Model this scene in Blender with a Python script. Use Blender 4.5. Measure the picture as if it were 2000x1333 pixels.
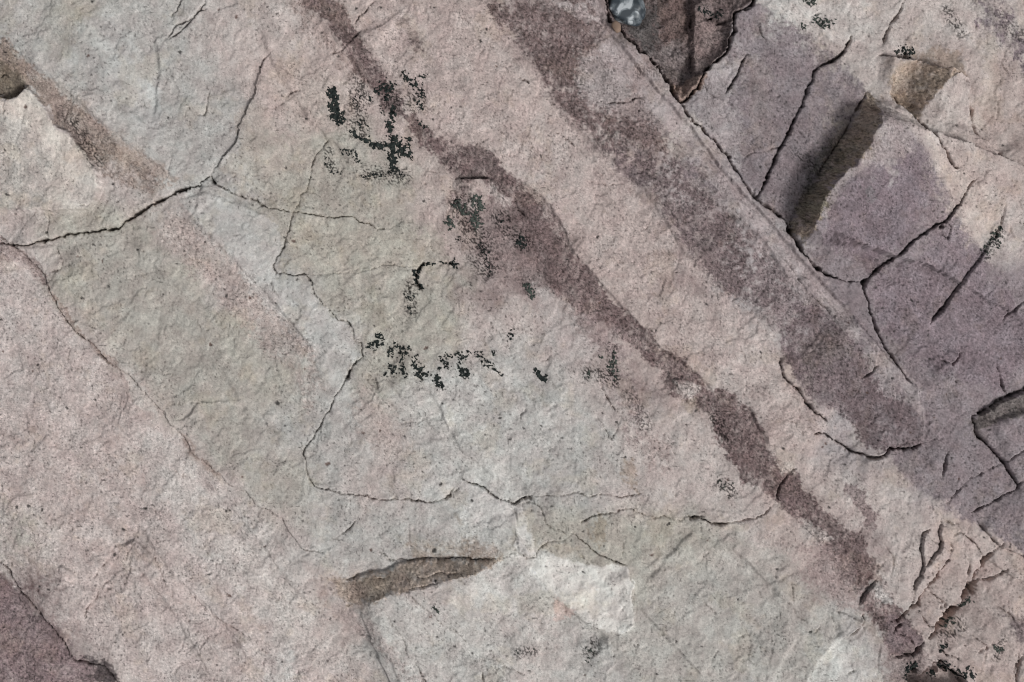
import bpy, math
import numpy as np

# ------------------------------------------------------------------ camera, sky, sun, exposure
scene = bpy.context.scene
for o in list(bpy.data.objects):
    bpy.data.objects.remove(o)
K = 0.001                                     # one unit of the tracing = 1 mm of rock


def W(x, y, z=0.0):
    """photo tracing units -> metres on the outcrop (x right, y up the picture, z out of the rock)"""
    return ((x - 1000.0) * K, (666.5 - y) * K, z * K)


CAM_H = 3.2
cam_data = bpy.data.cameras.new("camera")
cam_data.sensor_width = 36.0
cam_data.lens = 36.0 * CAM_H / 2.0
cam_data.clip_start = 0.05
cam_data.clip_end = 500.0
cam = bpy.data.objects.new("camera", cam_data)
cam.location = (0, 0, CAM_H)
cam.rotation_euler = (0, 0, 0)
scene.collection.objects.link(cam)
scene.camera = cam

SUN_EL, SUN_AZ = 50.0, -38.0                  # azimuth in degrees from +X, anticlockwise (low right of the picture)
world = bpy.data.worlds.new("World")
scene.world = world
world.use_nodes = True
wn, wl = world.node_tree.nodes, world.node_tree.links
wn.clear()
sky = wn.new("ShaderNodeTexSky")
sky.sky_type = 'NISHITA'
sky.sun_disc = False
sky.sun_elevation = math.radians(SUN_EL)
sky.sun_rotation = math.radians(90 - SUN_AZ)
sky.air_density = 1.0
sky.dust_density = 4.0
hs = wn.new("ShaderNodeHueSaturation")        # overcast: the dome has lost most of its blue
hs.inputs['Saturation'].default_value = 0.16
bg = wn.new("ShaderNodeBackground")
bg.inputs['Strength'].default_value = 0.078
wo = wn.new("ShaderNodeOutputWorld")
wl.new(sky.outputs[0], hs.inputs['Color'])
wl.new(hs.outputs[0], bg.inputs['Color'])
wl.new(bg.outputs[0], wo.inputs['Surface'])

sd = bpy.data.lights.new("sun", 'SUN')
sd.energy = 1.5
sd.angle = math.radians(10)
sd.color = (1.0, 0.985, 0.965)
sun = bpy.data.objects.new("sun", sd)
sun.rotation_euler = (0, math.radians(90 - SUN_EL), math.radians(SUN_AZ))
scene.collection.objects.link(sun)

scene.view_settings.view_transform = 'Standard'
scene.view_settings.look = 'None'
scene.view_settings.exposure = 0.16
scene.view_settings.gamma = 1.0
scene.cycles.filter_width = 1.1
scene.view_settings.use_curve_mapping = False

# ------------------------------------------------------------------ numpy noise tools
_r = np.random.RandomState(7)
_perm = np.concatenate([_r.permutation(256)] * 3).astype(np.int32)
_ang = _r.rand(256) * 2 * np.pi
_gx, _gy = np.cos(_ang).astype(np.float32), np.sin(_ang).astype(np.float32)


def perlin(x, y, seed=0):
    x = x + seed * 17.37
    y = y - seed * 9.71
    xf, yf = np.floor(x), np.floor(y)
    xi, yi = xf.astype(np.int32) & 255, yf.astype(np.int32) & 255
    fx, fy = (x - xf).astype(np.float32), (y - yf).astype(np.float32)
    u = fx * fx * fx * (fx * (fx * 6 - 15) + 10)
    v = fy * fy * fy * (fy * (fy * 6 - 15) + 10)
    a, b = _perm[xi], _perm[xi + 1]
    h00, h10, h01, h11 = _perm[a + yi], _perm[b + yi], _perm[a + yi + 1], _perm[b + yi + 1]
    n00 = _gx[h00] * fx + _gy[h00] * fy
    n10 = _gx[h10] * (fx - 1) + _gy[h10] * fy
    n01 = _gx[h01] * fx + _gy[h01] * (fy - 1)
    n11 = _gx[h11] * (fx - 1) + _gy[h11] * (fy - 1)
    p = n00 + u * (n10 - n00)
    q = n01 + u * (n11 - n01)
    return (p + v * (q - p)) * 1.5


def fbm(x, y, s, octv=3, seed=0, gain=0.5):
    t, a, f = 0, 1.0, 1.0 / s
    for i in range(octv):
        t = t + a * perlin(x * f, y * f, seed + i * 3.1)
        a *= gain
        f *= 2.03
    return t


def sst(t, a=0.0, b=1.0):
    t = np.clip((t - a) / (b - a), 0, 1)
    return t * t * (3 - 2 * t)


# ------------------------------------------------------------------ sampling lattice of the outcrop
STEP = 1.9


def axis(n):
    core = np.arange(-24, n + 24, STEP)
    out, d, p = [], STEP, 0.0
    while p < 60000:
        d = min(d * 1.08, 10.0) if p < 520 else min(d * 1.18, 9000)
        p += d
        out.append(p)
    out = np.array(out)
    return np.concatenate([core[0] - out[::-1], core, core[-1] + out]).astype(np.float64)


XS, YS = axis(2000), axis(1333)
NX, NY = len(XS), len(YS)
U, V = np.meshgrid(XS, YS)
U = U.astype(np.float32)
V = V.astype(np.float32)
# a shared waver that every traced line and patch follows, so that edges are ragged like broken stone
UW = U + 3.0 * fbm(U, V, 34, 3, 1) + 1.6 * fbm(U, V, 7, 2, 2)
VW = V + 3.0 * fbm(U, V, 34, 3, 3) + 1.6 * fbm(U, V, 7, 2, 4)


def box(x0, x1, y0, y1, R):
    i0, i1 = np.searchsorted(XS, [x0 - R - 8, x1 + R + 8])
    j0, j1 = np.searchsorted(YS, [y0 - R - 8, y1 + R + 8])
    return slice(j0, j1), slice(i0, i1)


def line_field(pts, R):
    """distance, side (right hand of travel +) and position along a traced line, within R of it"""
    pts = np.array(pts, float)
    sl = box(pts[:, 0].min(), pts[:, 0].max(), pts[:, 1].min(), pts[:, 1].max(), R)
    x, y = UW[sl], VW[sl]
    xs, ys = XS[sl[1]], YS[sl[0]]
    D = np.full(x.shape, 1e6, np.float32)
    S = np.zeros(x.shape, np.float32)
    T = np.zeros(x.shape, np.float32)
    seg = np.hypot(*(pts[1:] - pts[:-1]).T)
    cum = np.concatenate([[0], np.cumsum(seg)])
    for k in range(len(pts) - 1):
        (ax, ay), (bx, by) = pts[k], pts[k + 1]
        i0, i1 = np.searchsorted(xs, [min(ax, bx) - R - 8, max(ax, bx) + R + 8])
        j0, j1 = np.searchsorted(ys, [min(ay, by) - R - 8, max(ay, by) + R + 8])
        if i1 <= i0 or j1 <= j0:
            continue
        s2 = (slice(j0, j1), slice(i0, i1))
        px, py = x[s2] - ax, y[s2] - ay
        dx, dy = bx - ax, by - ay
        L2 = dx * dx + dy * dy + 1e-9
        t = np.clip((px * dx + py * dy) / L2, 0, 1)
        d = np.hypot(px - t * dx, py - t * dy)
        c = dx * py - dy * px
        m = d < D[s2]
        D[s2] = np.where(m, d, D[s2])
        S[s2] = np.where(m, np.sign(c), S[s2])
        T[s2] = np.where(m, cum[k] + t * seg[k], T[s2])
    return sl, D, S, T, cum[-1]


def poly_sd(pts, R):
    """signed distance to a traced patch (positive inside)"""
    P = list(pts) + [pts[0]]
    sl, D, S, T, L = line_field(P, R)
    x, y = UW[sl], VW[sl]
    ins = np.zeros(x.shape, bool)
    for k in range(len(P) - 1):
        (ax, ay), (bx, by) = P[k], P[k + 1]
        if ay == by:
            continue
        c = ((ay > y) != (by > y)) & (x < (bx - ax) * (y - ay) / (by - ay) + ax)
        ins ^= c
    return sl, np.where(ins, np.minimum(D, 400), -np.minimum(D, 400))


# ------------------------------------------------------------------ traced cracks
C1 = [(0, 474), (45, 480), (100, 468), (145, 455), (185, 452), (232, 445), (243, 432), (262, 420), (300, 398), (320, 385), (345, 374), (375, 366), (392, 362)]
C1b = [(388, 360), (411, 343), (427, 366), (465, 380), (480, 388), (500, 390), (522, 406), (575, 414)]
C1c = [(575, 414), (610, 420), (650, 424), (685, 423), (705, 433), (722, 437), (735, 447)]
C1d = [(735, 447), (760, 445), (782, 433), (800, 433), (815, 440)]
C2 = [(0, 462), (22, 480), (42, 492), (60, 512), (85, 535), (88, 552), (100, 575), (112, 597), (128, 625), (150, 650), (166, 662), (185, 676), (200, 695), (219, 713)]
C2b = [(219, 713), (245, 728), (270, 752), (290, 774), (303, 788), (322, 805), (327, 820), (336, 832), (350, 845), (365, 862), (375, 885), (392, 898), (415, 920), (430, 929)]
C2c = [(430, 929), (445, 945), (480, 960), (500, 985), (530, 1000), (553, 1015), (562, 1035), (580, 1055), (592, 1070), (605, 1076), (625, 1081), (642, 1077)]
C3u = [(630, 285), (615, 305), (607, 333), (603, 355), (596, 372), (585, 380), (582, 398), (575, 414)]
C3 = [(575, 414), (566, 435), (558, 465), (557, 480), (545, 500), (537, 515), (534, 522), (541, 533), (570, 537), (594, 534), (605, 552), (615, 575), (628, 590), (645, 607), (657, 622), (675, 627), (687, 640), (693, 665)]
C3b = [(693, 668), (706, 670), (704, 688), (707, 696), (697, 707), (686, 720), (676, 740), (672, 750), (660, 768), (648, 790), (637, 808), (630, 825), (620, 840), (612, 855), (596, 873), (591, 885), (598, 905), (600, 920), (607, 942), (620, 950), (640, 956), (665, 965), (690, 967), (716, 968), (728, 975), (752, 978), (765, 975), (790, 975)]
C3c = [(790, 975), (815, 978), (840, 981), (862, 976), (877, 967), (885, 955)]
C4 = [(902, 932), (910, 938), (928, 945), (948, 955), (965, 970), (985, 975), (1008, 983), (1016, 975), (1038, 970)]
C4b = [(1038, 970), (1072, 969), (1100, 967), (1135, 963), (1150, 968), (1190, 967), (1212, 971), (1235, 966), (1256, 963)]
C4c = [(1012, 984), (1045, 983), (1058, 992), (1062, 1005), (1068, 1022), (1080, 1032), (1100, 1037), (1110, 1045)]
C5 = [(1110, 1046), (1120, 1038), (1132, 1052), (1147, 1062), (1155, 1073), (1165, 1082), (1180, 1087), (1200, 1097), (1223, 1105)]
C5b = [(1135, 1022), (1150, 1011), (1165, 1004), (1190, 1003), (1203, 1000)]
C5c = [(1110, 1046), (1102, 1053), (1080, 1058), (1060, 1064), (1050, 1075), (1046, 1086), (1033, 1088), (1012, 1080), (1000, 1079), (988, 1088), (975, 1093)]
C5d = [(975, 1093), (940, 1094), (910, 1092), (885, 1092), (862, 1095), (840, 1092), (800, 1096), (760, 1095), (750, 1083), (743, 1062)]
C6 = [(1175, 1010), (1190, 1010), (1212, 996), (1232, 996), (1245, 1003), (1262, 1007), (1278, 1014), (1298, 1011), (1330, 1018), (1338, 1008)]
C6b = [(1338, 1008), (1350, 1010), (1372, 1014), (1390, 1023), (1402, 1026), (1420, 1022), (1444, 1020)]
C6c = [(1444, 1020), (1455, 1015), (1475, 1010), (1492, 1004), (1515, 985)]
R1 = [(1184, -30), (1185, 10), (1190, 38), (1210, 52), (1222, 70), (1240, 85), (1250, 100), (1262, 105), (1278, 122), (1290, 135), (1300, 150), (1311, 163), (1318, 190), (1331, 203)]
R1b = [(1331, 203), (1345, 225), (1352, 240), (1368, 247), (1382, 265), (1392, 272), (1410, 293), (1421, 300), (1428, 320), (1440, 335), (1455, 360), (1468, 380), (1488, 398), (1503, 408), (1518, 422), (1535, 433)]
R1c = [(1535, 433), (1541, 448), (1548, 465), (1562, 485), (1575, 500), (1588, 518), (1600, 528), (1615, 539), (1630, 543)]
R1d = [(1630, 543), (1655, 550), (1680, 553)]
R1e = [(1680, 553), (1688, 568), (1697, 588), (1700, 612), (1707, 628), (1722, 668), (1745, 700), (1765, 735), (1776, 752)]
R2 = [(1331, 203), (1347, 190), (1368, 160), (1378, 140), (1398, 122), (1415, 105), (1426, 90), (1428, 72), (1437, 62), (1433, 45), (1435, 26), (1452, 18), (1467, 12), (1476, -4), (1490, -30)]
R2b = [(1461, 105), (1450, 120), (1440, 145), (1430, 165), (1417, 185)]
R2c = [(1374, 164), (1380, 178), (1395, 190), (1408, 192)]
R3 = [(1664, 70), (1657, 85), (1650, 102), (1640, 108), (1630, 118), (1612, 122), (1602, 127), (1593, 140), (1588, 155), (1580, 175), (1570, 195), (1563, 215), (1555, 233), (1545, 250), (1540, 262), (1530, 285), (1518, 300), (1505, 330), (1488, 372), (1480, 385)]
R3b = [(1502, 292), (1518, 288), (1528, 290)]
R3c = [(1448, 312), (1470, 300), (1500, 294)]
R4 = [(1680, 553), (1690, 547), (1706, 532), (1725, 518), (1742, 505), (1752, 495), (1762, 482), (1785, 465), (1800, 455), (1818, 447), (1828, 440), (1842, 430), (1856, 412), (1866, 402), (1878, 378)]
R4c = [(1878, 378), (1890, 362), (1902, 350)]
R4b = [(1738, 182), (1748, 192), (1755, 203), (1770, 220), (1785, 236), (1798, 248), (1808, 265), (1820, 280), (1834, 298), (1842, 315), (1852, 328), (1870, 332)]
R5 = [(1960, 400), (1953, 425), (1950, 440), (1940, 462), (1926, 480), (1912, 500), (1900, 518), (1885, 538), (1872, 556), (1860, 575), (1848, 598), (1838, 608), (1828, 618), (1815, 638)]
R6 = [(1526, 700), (1530, 735), (1545, 750), (1558, 765), (1575, 788), (1590, 803), (1602, 813), (1615, 824)]
R6b = [(1590, 848), (1600, 845), (1622, 857), (1645, 868), (1665, 880), (1690, 890), (1704, 894), (1728, 891), (1740, 874), (1752, 876), (1768, 880), (1785, 876), (1797, 868)]
R7 = [(2030, 752), (2000, 765), (1975, 775), (1950, 790), (1925, 805), (1902, 815)]
R7b = [(1902, 815), (1907, 840), (1918, 856), (1931, 868), (1941, 880), (1952, 892), (1962, 902), (1975, 925), (1990, 950)]
R7c = [(1962, 902), (1950, 912), (1930, 920), (1900, 932), (1870, 960), (1850, 985)]
R7d = [(2000, 938), (1988, 950), (1962, 970), (1945, 978), (1915, 995), (1900, 1005)]
R7e = [(2030, 860), (1990, 885), (1964, 902)]
N1 = [(1815, 1036), (1803, 1040), (1799, 1055), (1800, 1080), (1804, 1105), (1800, 1125), (1788, 1142), (1785, 1160)]
N1b = [(1838, 1018), (1836, 1045), (1838, 1060), (1828, 1080), (1818, 1092), (1808, 1105)]
N2 = [(1851, 1093), (1842, 1108), (1832, 1125), (1820, 1138), (1812, 1150), (1800, 1165), (1795, 1180), (1775, 1192), (1765, 1205), (1755, 1213), (1740, 1216)]
N2b = [(1784, 1160), (1784, 1172), (1778, 1190)]
N3 = [(1940, 1083), (1928, 1092), (1924, 1108), (1912, 1118), (1904, 1133), (1898, 1150), (1885, 1172), (1875, 1190), (1855, 1195), (1845, 1210), (1835, 1222), (1830, 1238), (1820, 1250)]
N3b = [(1972, 1112), (1960, 1125), (1945, 1133), (1920, 1135)]
N4 = [(1715, 1133), (1705, 1145), (1692, 1158), (1684, 1170), (1678, 1188)]
N5 = [(1687, 1200), (1688, 1214), (1678, 1226), (1668, 1237), (1655, 1245), (1637, 1252)]
N6 = [(1807, 1260), (1795, 1275), (1785, 1283), (1765, 1284), (1745, 1287)]
N7 = [(1763, 1220), (1752, 1228), (1744, 1238)]
N8 = [(1998, 1280), (1990, 1300), (1985, 1333), (1980, 1360)]
N9 = [(1910, 1020), (1925, 1035), (1940, 1055), (1955, 1070), (1975, 1078), (2010, 1090)]
A1 = [(-20, 1092), (0, 1098), (15, 1113), (28, 1132), (40, 1158), (60, 1178), (85, 1208), (110, 1235), (125, 1258), (145, 1290), (200, 1300), (240, 1350)]
B1 = [(400, -12), (398, 5), (388, 20), (375, 38), (362, 50), (350, 62), (334, 74), (326, 80)]
B1b = [(355, -5), (348, 10), (340, 22), (332, 30)]
B2 = [(400, 18), (385, 24), (375, 35), (352, 45), (338, 55), (330, 72), (322, 76)]
B3 = [(528, 102), (515, 115), (508, 140), (500, 165), (496, 190), (485, 205), (476, 230), (468, 248), (462, 275), (450, 290), (438, 305), (425, 322), (411, 335)]
B4 = [(395, 158), (408, 178), (405, 200), (400, 222), (380, 224)]
E1 = [(594, 534), (620, 534), (660, 533), (700, 532), (720, 525), (750, 518), (790, 518), (815, 518)]
E2 = [(838, 515), (825, 516), (815, 527), (811, 545), (815, 556), (824, 570)]
E2b = [(812, 550), (800, 562), (797, 575)]
E3 = [(858, 517), (872, 513), (890, 518)]
V1e = [(895, 383), (885, 398), (872, 415)]
P1 = [(733, 2), (722, 12), (712, 25), (700, 30), (692, 45)]
P2 = [(1012, 153), (1022, 158), (1035, 166)]
P3 = [(1185, 201), (1210, 201), (1228, 198), (1240, 192), (1258, 190)]
P4 = [(1075, 255), (1100, 265), (1120, 282), (1135, 295)]
Q1 = [(1715, 712), (1705, 718), (1695, 730), (1682, 742)]
Q2 = [(1878, 690), (1868, 705), (1858, 716), (1862, 732), (1870, 745)]
Q2b = [(1858, 712), (1840, 708), (1830, 703)]
Q3 = [(1945, 715), (1955, 740), (1962, 760), (1970, 772)]
Q4 = [(1855, 880), (1848, 895), (1843, 920), (1840, 935)]
Q5 = [(1555, 915), (1540, 928), (1525, 945), (1517, 965), (1520, 985)]
Q6 = [(1650, 70), (1632, 60), (1608, 50), (1590, 35)]
F1 = [(750, 1178), (762, 1195), (768, 1215), (785, 1240), (792, 1255), (795, 1270), (800, 1280)]
F2 = [(800, 1150), (812, 1168), (830, 1180), (845, 1190), (860, 1212), (885, 1225), (900, 1240), (920, 1258)]
F3 = [(695, 968), (672, 965), (660, 970)]
F4 = [(698, 1016), (680, 1035), (665, 1045), (650, 1055)]
F5 = [(810, 1290), (822, 1310), (828, 1325), (835, 1345)]
F6 = [(943, 1305), (942, 1320), (946, 1340)]
F7 = [(960, 1285), (985, 1300), (1010, 1310), (1030, 1322)]
G1 = [(1165, 815), (1180, 835), (1195, 860), (1212, 815)]
G2 = [(1170, 745), (1182, 770), (1195, 795), (1215, 815)]
K1 = [(1755, 60), (1748, 40), (1765, 0), (1768, -20)]
K2 = [(1725, 85), (1740, 50), (1755, 30), (1766, 0)]
K3 = [(1790, 120), (1820, 130), (1850, 134), (1885, 147)]
K4 = [(1720, 108), (1745, 110), (1770, 108), (1782, 120)]
K5 = [(1888, 170), (1886, 195), (1897, 210), (1902, 235), (1905, 258), (1930, 275), (1950, 300), (1965, 312)]
H1 = [(193, 1142), (190, 1160), (178, 1178), (168, 1195), (170, 1215)]
H2 = [(205, 1097), (195, 1110), (183, 1130)]
H3 = [(265, 1058), (252, 1075), (245, 1098)]
H4 = [(300, 1082), (308, 1100), (318, 1120), (325, 1145)]
H5 = [(368, 1158), (395, 1185), (420, 1205), (455, 1225), (490, 1245)]
M1 = [(95, 412), (96, 440), (92, 455), (99, 470)]
M2 = [(105, 478), (115, 495), (122, 510), (118, 525), (100, 530), (86, 528)]
M3 = [(150, 490), (158, 500), (155, 510)]

#        line  width depth
CRACKS = [
    (C1, 2.5, 34), (C1b, 1.4, 12), (C1c, 1.2, 9), (C1d, 1.0, 6), (C2, 1.5, 11), (C2b, 1.1, 5), (C2c, 1.0, 5),
    (C3u, 1.1, 7), (C3, 1.2, 9), (C3b, 1.1, 8), (C3c, 1.8, 14), (C4, 1.6, 14), (C4b, 1.0, 6), (C4c, 1.0, 6),
    (C5, 1.3, 9), (C5b, 1.7, 14), (C5c, 1.0, 6), (C5d, 1.2, 9), (C6, 1.1, 7), (C6b, 1.8, 15), (C6c, 1.2, 7),
    (R1, 3.0, 34), (R1b, 2.4, 26), (R1c, 3.0, 40), (R1d, 1.2, 8), (R1e, 1.8, 16), (R2, 2.6, 32), (R2b, 1.9, 17),
    (R2c, 1.2, 9), (R3, 2.3, 28), (R3b, 1.4, 14), (R3c, 1.1, 6), (R4, 2.0, 24), (R4c, 1.3, 10), (R4b, 1.8, 20),
    (R5, 1.6, 11), (R6, 2.0, 20), (R6b, 2.2, 24), (R7, 3.0, 26), (R7b, 2.1, 24), (R7c, 1.4, 9), (R7d, 1.7, 14), (R7e, 1.2, 8),
    (N1, 1.9, 20), (N1b, 1.9, 20), (N2, 3.0, 34), (N2b, 1.6, 10), (N3, 3.8, 40), (N3b, 1.8, 14), (N4, 1.8, 15), (N5, 1.6, 16),
    (N6, 2.4, 22), (N7, 2.0, 18), (N8, 2.2, 18), (N9, 1.6, 12), (A1, 1.7, 12), (B1, 1.6, 15), (B1b, 1.4, 12), (B2, 1.8, 14), (B3, 1.1, 6),
    (B4, 1.1, 8), (E1, 0.8, 2.5), (E2, 2.4, 20), (E2b, 1.4, 9), (E3, 1.6, 9), (V1e, 1.2, 8), (P1, 1.4, 11), (P2, 1.5, 12),
    (P3, 1.5, 13), (P4, 1.2, 7), (Q1, 1.4, 13), (Q2, 2.2, 22), (Q2b, 1.2, 9), (Q3, 1.8, 15), (Q4, 1.9, 14), (Q5, 1.5, 10),
    (Q6, 1.0, 4), (F1, 1.0, 5), (F2, 1.0, 5), (F4, 1.4, 9), (F5, 1.6, 11), (F6, 1.3, 9), (F7, 1.1, 6), (G1, 1.1, 6), (G2, 1.3, 7),
    (K2, 2.2, 16), (K3, 2.4, 18), (K4, 2.0, 14), (K5, 2.0, 14), (H1, 1.4, 9), (H2, 1.6, 10), (H3, 1.2, 6), (H4, 1.3, 7),
    (H5, 1.2, 6), (M1, 1.0, 6), (M2, 1.1, 6), (M3, 1.2, 6),
    ([(390, 388), (420, 430), (455, 470)], 0.8, 2), ([(1210, 1165), (1213, 1150)], 0.8, 3),
    ([(1640, 640), (1668, 660), (1690, 690)], 0.9, 4), ([(1700, 1130), (1730, 1095)], 0.9, 3),
    ([(1525, 500), (1560, 545), (1575, 570), (1610, 600), (1632, 632)], 1.1, 7),
    ([(1575, 520), (1572, 535), (1590, 540)], 1.0, 5),
    ([(1845, 598), (1832, 612), (1822, 622)], 3.2, 16),
    ([(1750, 540), (1755, 552), (1722, 562)], 0.9, 4),
    ([(1826, 448), (1832, 462), (1845, 470), (1848, 445), (1842, 432)], 1.1, 8),
    ([(1827, 449), (1834, 445)], 3.6, 20),
    ([(1690, 548), (1692, 545)], 4.2, 22),
    ([(1997, 590), (1980, 605), (1965, 618), (1950, 635)], 1.9, 12),
    ([(2000, 590), (2030, 570)], 1.9, 12),
    ([(1910, 1140), (1902, 1150), (1893, 1160)], 9.5, 75), ([(1862, 1192), (1850, 1205), (1840, 1222)], 9, 75),
    ([(1700, 450), (1680, 415), (1678, 405)], 0.8, 2),
    ([(1910, 40), (1905, 60), (1872, 75), (1866, 45), (1862, 65)], 1.2, 5),
    ([(1480, 38), (1485, 60), (1498, 80)], 1.3, 8), ([(1430, 110), (1440, 112)], 1.2, 8),
    ([(1370, 30), (1390, 32), (1408, 42), (1425, 40)], 2.6, 18), ([(1355, 20), (1356, 80), (1354, 140)], 2.4, 16),
    ([(1340, 195), (1341, 180), (1338, 165)], 1.0, 6),
    ([(1428, 62), (1433, 68), (1438, 60)], 2.6, 18),
    ([(900, 1115), (880, 1120), (862, 1118), (830, 1126), (815, 1125), (802, 1115)], 1.5, 8),
    ([(800, 1158), (800, 1148), (830, 1140), (860, 1133)], 1.3, 8),
    ([(672, 1133), (690, 1130), (700, 1122)], 1.4, 8), ([(735, 1130), (748, 1132), (760, 1126)], 1.6, 9),
    ([(740, 1080), (752, 1090)], 1.4, 8),
    ([(1348, 1012), (1360, 1010), (1373, 1011)], 3.4, 18),
    ([(1015, 975), (1040, 974)], 3.2, 14), ([(812, 978), (830, 980)], 2.4, 12),
    ([(676, 742), (684, 726)], 3.0, 16), ([(692, 712), (697, 706)], 2.6, 14),
    ([(234, 444), (256, 424)], 3.0, 24), ([(410, 345), (424, 362)], 3.2, 10),
    ([(1900, 1020), (1890, 1040), (1880, 1060)], 1.0, 3),
    ([(1840, 1012), (1860, 1025), (1880, 1018)], 1.4, 8), ([(1852, 1050), (1860, 1070), (1850, 1090)], 1.4, 7),
    ([(1503, 1290), (1530, 1260), (1560, 1250)], 0.7, 2),
    ([(1650, 1320), (1665, 1310), (1672, 1308)], 1.6, 8), ([(1715, 1320), (1716, 1290), (1720, 1260)], 1.4, 6),
    ([(1980, 1315), (1994, 1290), (1990, 1275)], 2.2, 12),
    ([(885, 672), (900, 662), (925, 660), (945, 668), (965, 690)], 0.9, 3),
    ([(895, 952), (885, 962)], 1.4, 8), ([(1495, 870), (1510, 868), (1512, 890)], 1.0, 4),
]
CRACKS += [([(1690, 186), (1680, 205), (1672, 222), (1662, 245), (1652, 262)], 2.6, 24), ([(1652, 262), (1630, 295), (1606, 335)], 1.6, 10),
           ([(1543, 436), (1548, 462), (1566, 486)], 2.4, 20), ([(1560, 255), (1570, 262), (1574, 275)], 1.2, 9), ([(1765, 100), (1790, 122)], 2.4, 14),
           ([(560, 188), (570, 180), (582, 175)], 1.5, 11), ([(540, 212), (552, 200), (562, 188)], 0.9, 4), ([(645, 270), (635, 278), (630, 290)], 1.1, 6),
           ([(640, 108), (655, 104), (670, 98), (678, 88)], 1.5, 9), ([(705, 62), (700, 66), (680, 85)], 1.6, 8), ([(890, 352), (905, 350), (945, 348), (962, 352)], 2.0, 14),
           ([(1006, 396), (1012, 410), (1030, 425), (1035, 440)], 1.4, 9), ([(1145, 352), (1160, 360), (1175, 358), (1190, 365), (1215, 360)], 1.1, 6),
           ([(62, 172), (38, 190), (24, 196)], 1.5, 8), ([(0, 150), (10, 145), (20, 150)], 1.4, 8), ([(1452, 22), (1465, 18)], 3, 16)]
CRACKS += [([(1860, 1050), (1875, 1040), (1905, 1060), (1925, 1090)], 1.5, 11), ([(1880, 1080), (1896, 1100), (1890, 1130)], 1.3, 9), ([(1940, 1083), (1962, 1062)], 1.6, 12),
           ([(1818, 1158), (1850, 1178), (1848, 1205)], 1.4, 10), ([(1798, 1196), (1815, 1222), (1838, 1232)], 1.3, 9), ([(1900, 1240), (1930, 1262), (1924, 1300)], 1.2, 7),
           ([(1948, 1180), (1978, 1205), (1995, 1235)], 1.2, 7), ([(1712, 1120), (1690, 1135), (1668, 1132)], 1.1, 6), ([(1790, 1262), (1778, 1248), (1760, 1240)], 1.5, 12),
           ([(1835, 1262), (1850, 1280), (1880, 1290)], 1.5, 11), ([(1725, 1060), (1745, 1090), (1742, 1120)], 1.0, 5)]
# short hairline fractures scattered over the faces
rk = np.random.RandomState(77)
for _ in range(210):
    x0, y0 = rk.uniform(10, 1990), rk.uniform(10, 1323)
    th = rk.choice([math.radians(48), math.radians(112), math.radians(5)], p=[0.5, 0.38, 0.12]) + rk.normal(0, 0.3)
    n_ = rk.randint(3, 8)
    q_ = [(x0, y0)]
    for _k in range(n_):
        th += rk.normal(0, 0.38)
        st__ = rk.uniform(4, 10)
        q_.append((q_[-1][0] + st__ * math.cos(th), q_[-1][1] + st__ * math.sin(th)))
    CRACKS.append((q_, rk.uniform(0.75, 1.15), rk.uniform(2.0, 5.5)))

# ------------------------------------------------------------------ traced patches that make the relief
H = 5.0 * fbm(U, V, 420, 3, 11)
ang = math.radians(48)                         # the strata run down to the right
UA = U * math.cos(ang) + V * math.sin(ang)     # along
UB = -U * math.sin(ang) + V * math.cos(ang)    # across
H += 4.0 * fbm(UA / 5.0, UB, 90, 3, 12)        # long shallow waves parallel to the strata
far = sst(np.maximum(np.maximum(-U, U - 2000), np.maximum(-V, V - 1333)), 60, 500)
H += far * (26 * fbm(UA / 2.2, UB, 300, 3, 14) + 120 * fbm(U, V, 4200, 3, 13))
# broad fracture faces: tilted planes meeting in creases, drawn out along the strata
rs = np.random.RandomState(23)
fsl = box(-120, 2120, -120, 1453, 0)
fx_, fy_ = UW[fsl], VW[fsl]
fa = fx_ * math.cos(ang) + fy_ * math.sin(ang) + 10 * perlin(fx_ / 60, fy_ / 60, 15)
fb = -fx_ * math.sin(ang) + fy_ * math.cos(ang) + 10 * perlin(fx_ / 60, fy_ / 60, 16)
best = np.full(fx_.shape, -1e9, np.float32)
for _ in range(150):
    cx0, cy0 = rs.uniform(-100, 2100), rs.uniform(-100, 1430)
    ca = cx0 * math.cos(ang) + cy0 * math.sin(ang)
    cb = -cx0 * math.sin(ang) + cy0 * math.cos(ang)
    ga, gb = np.clip(rs.normal(0, 0.03), -0.05, 0.05), np.clip(rs.normal(0, 0.09), -0.12, 0.12)
    da, db = fa - ca, fb - cb
    np.maximum(best, ga * da + gb * db - 0.17 * np.sqrt((da * 0.45) ** 2 + db ** 2 + 900), out=best)
fade = sst(np.minimum(np.minimum(fx_ + 110, 2110 - fx_), np.minimum(fy_ + 110, 1443 - fy_)), 0, 80)
H[fsl] += 0.6 * (best - best[60:-60, 60:-60].mean()) * fade
CW = np.zeros(U.shape, np.float32)


def add_poly(pts, fn, R=60):
    sl, s = poly_sd(pts, R)
    H[sl] += fn(s, UW[sl], VW[sl])


def scarp(pts, h, L, w=2.5, R=None):
    """ground on the right hand of travel stands h higher, easing back over L"""
    R = R or L * 2.6
    sl, D, S, T, tot = line_field(pts, R)
    s = D * S
    e = sst(np.minimum(T, tot - T), 0, 0.12 * tot + 8)
    # beyond the ends of the line the step dies out
    H[sl] += np.where(D < R, 1.55 * h * sst(s, -w * 0.8, w * 0.8) * np.exp(-np.maximum(s, 0) / L) * e * sst(D, R, R * 0.7), 0)


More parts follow.
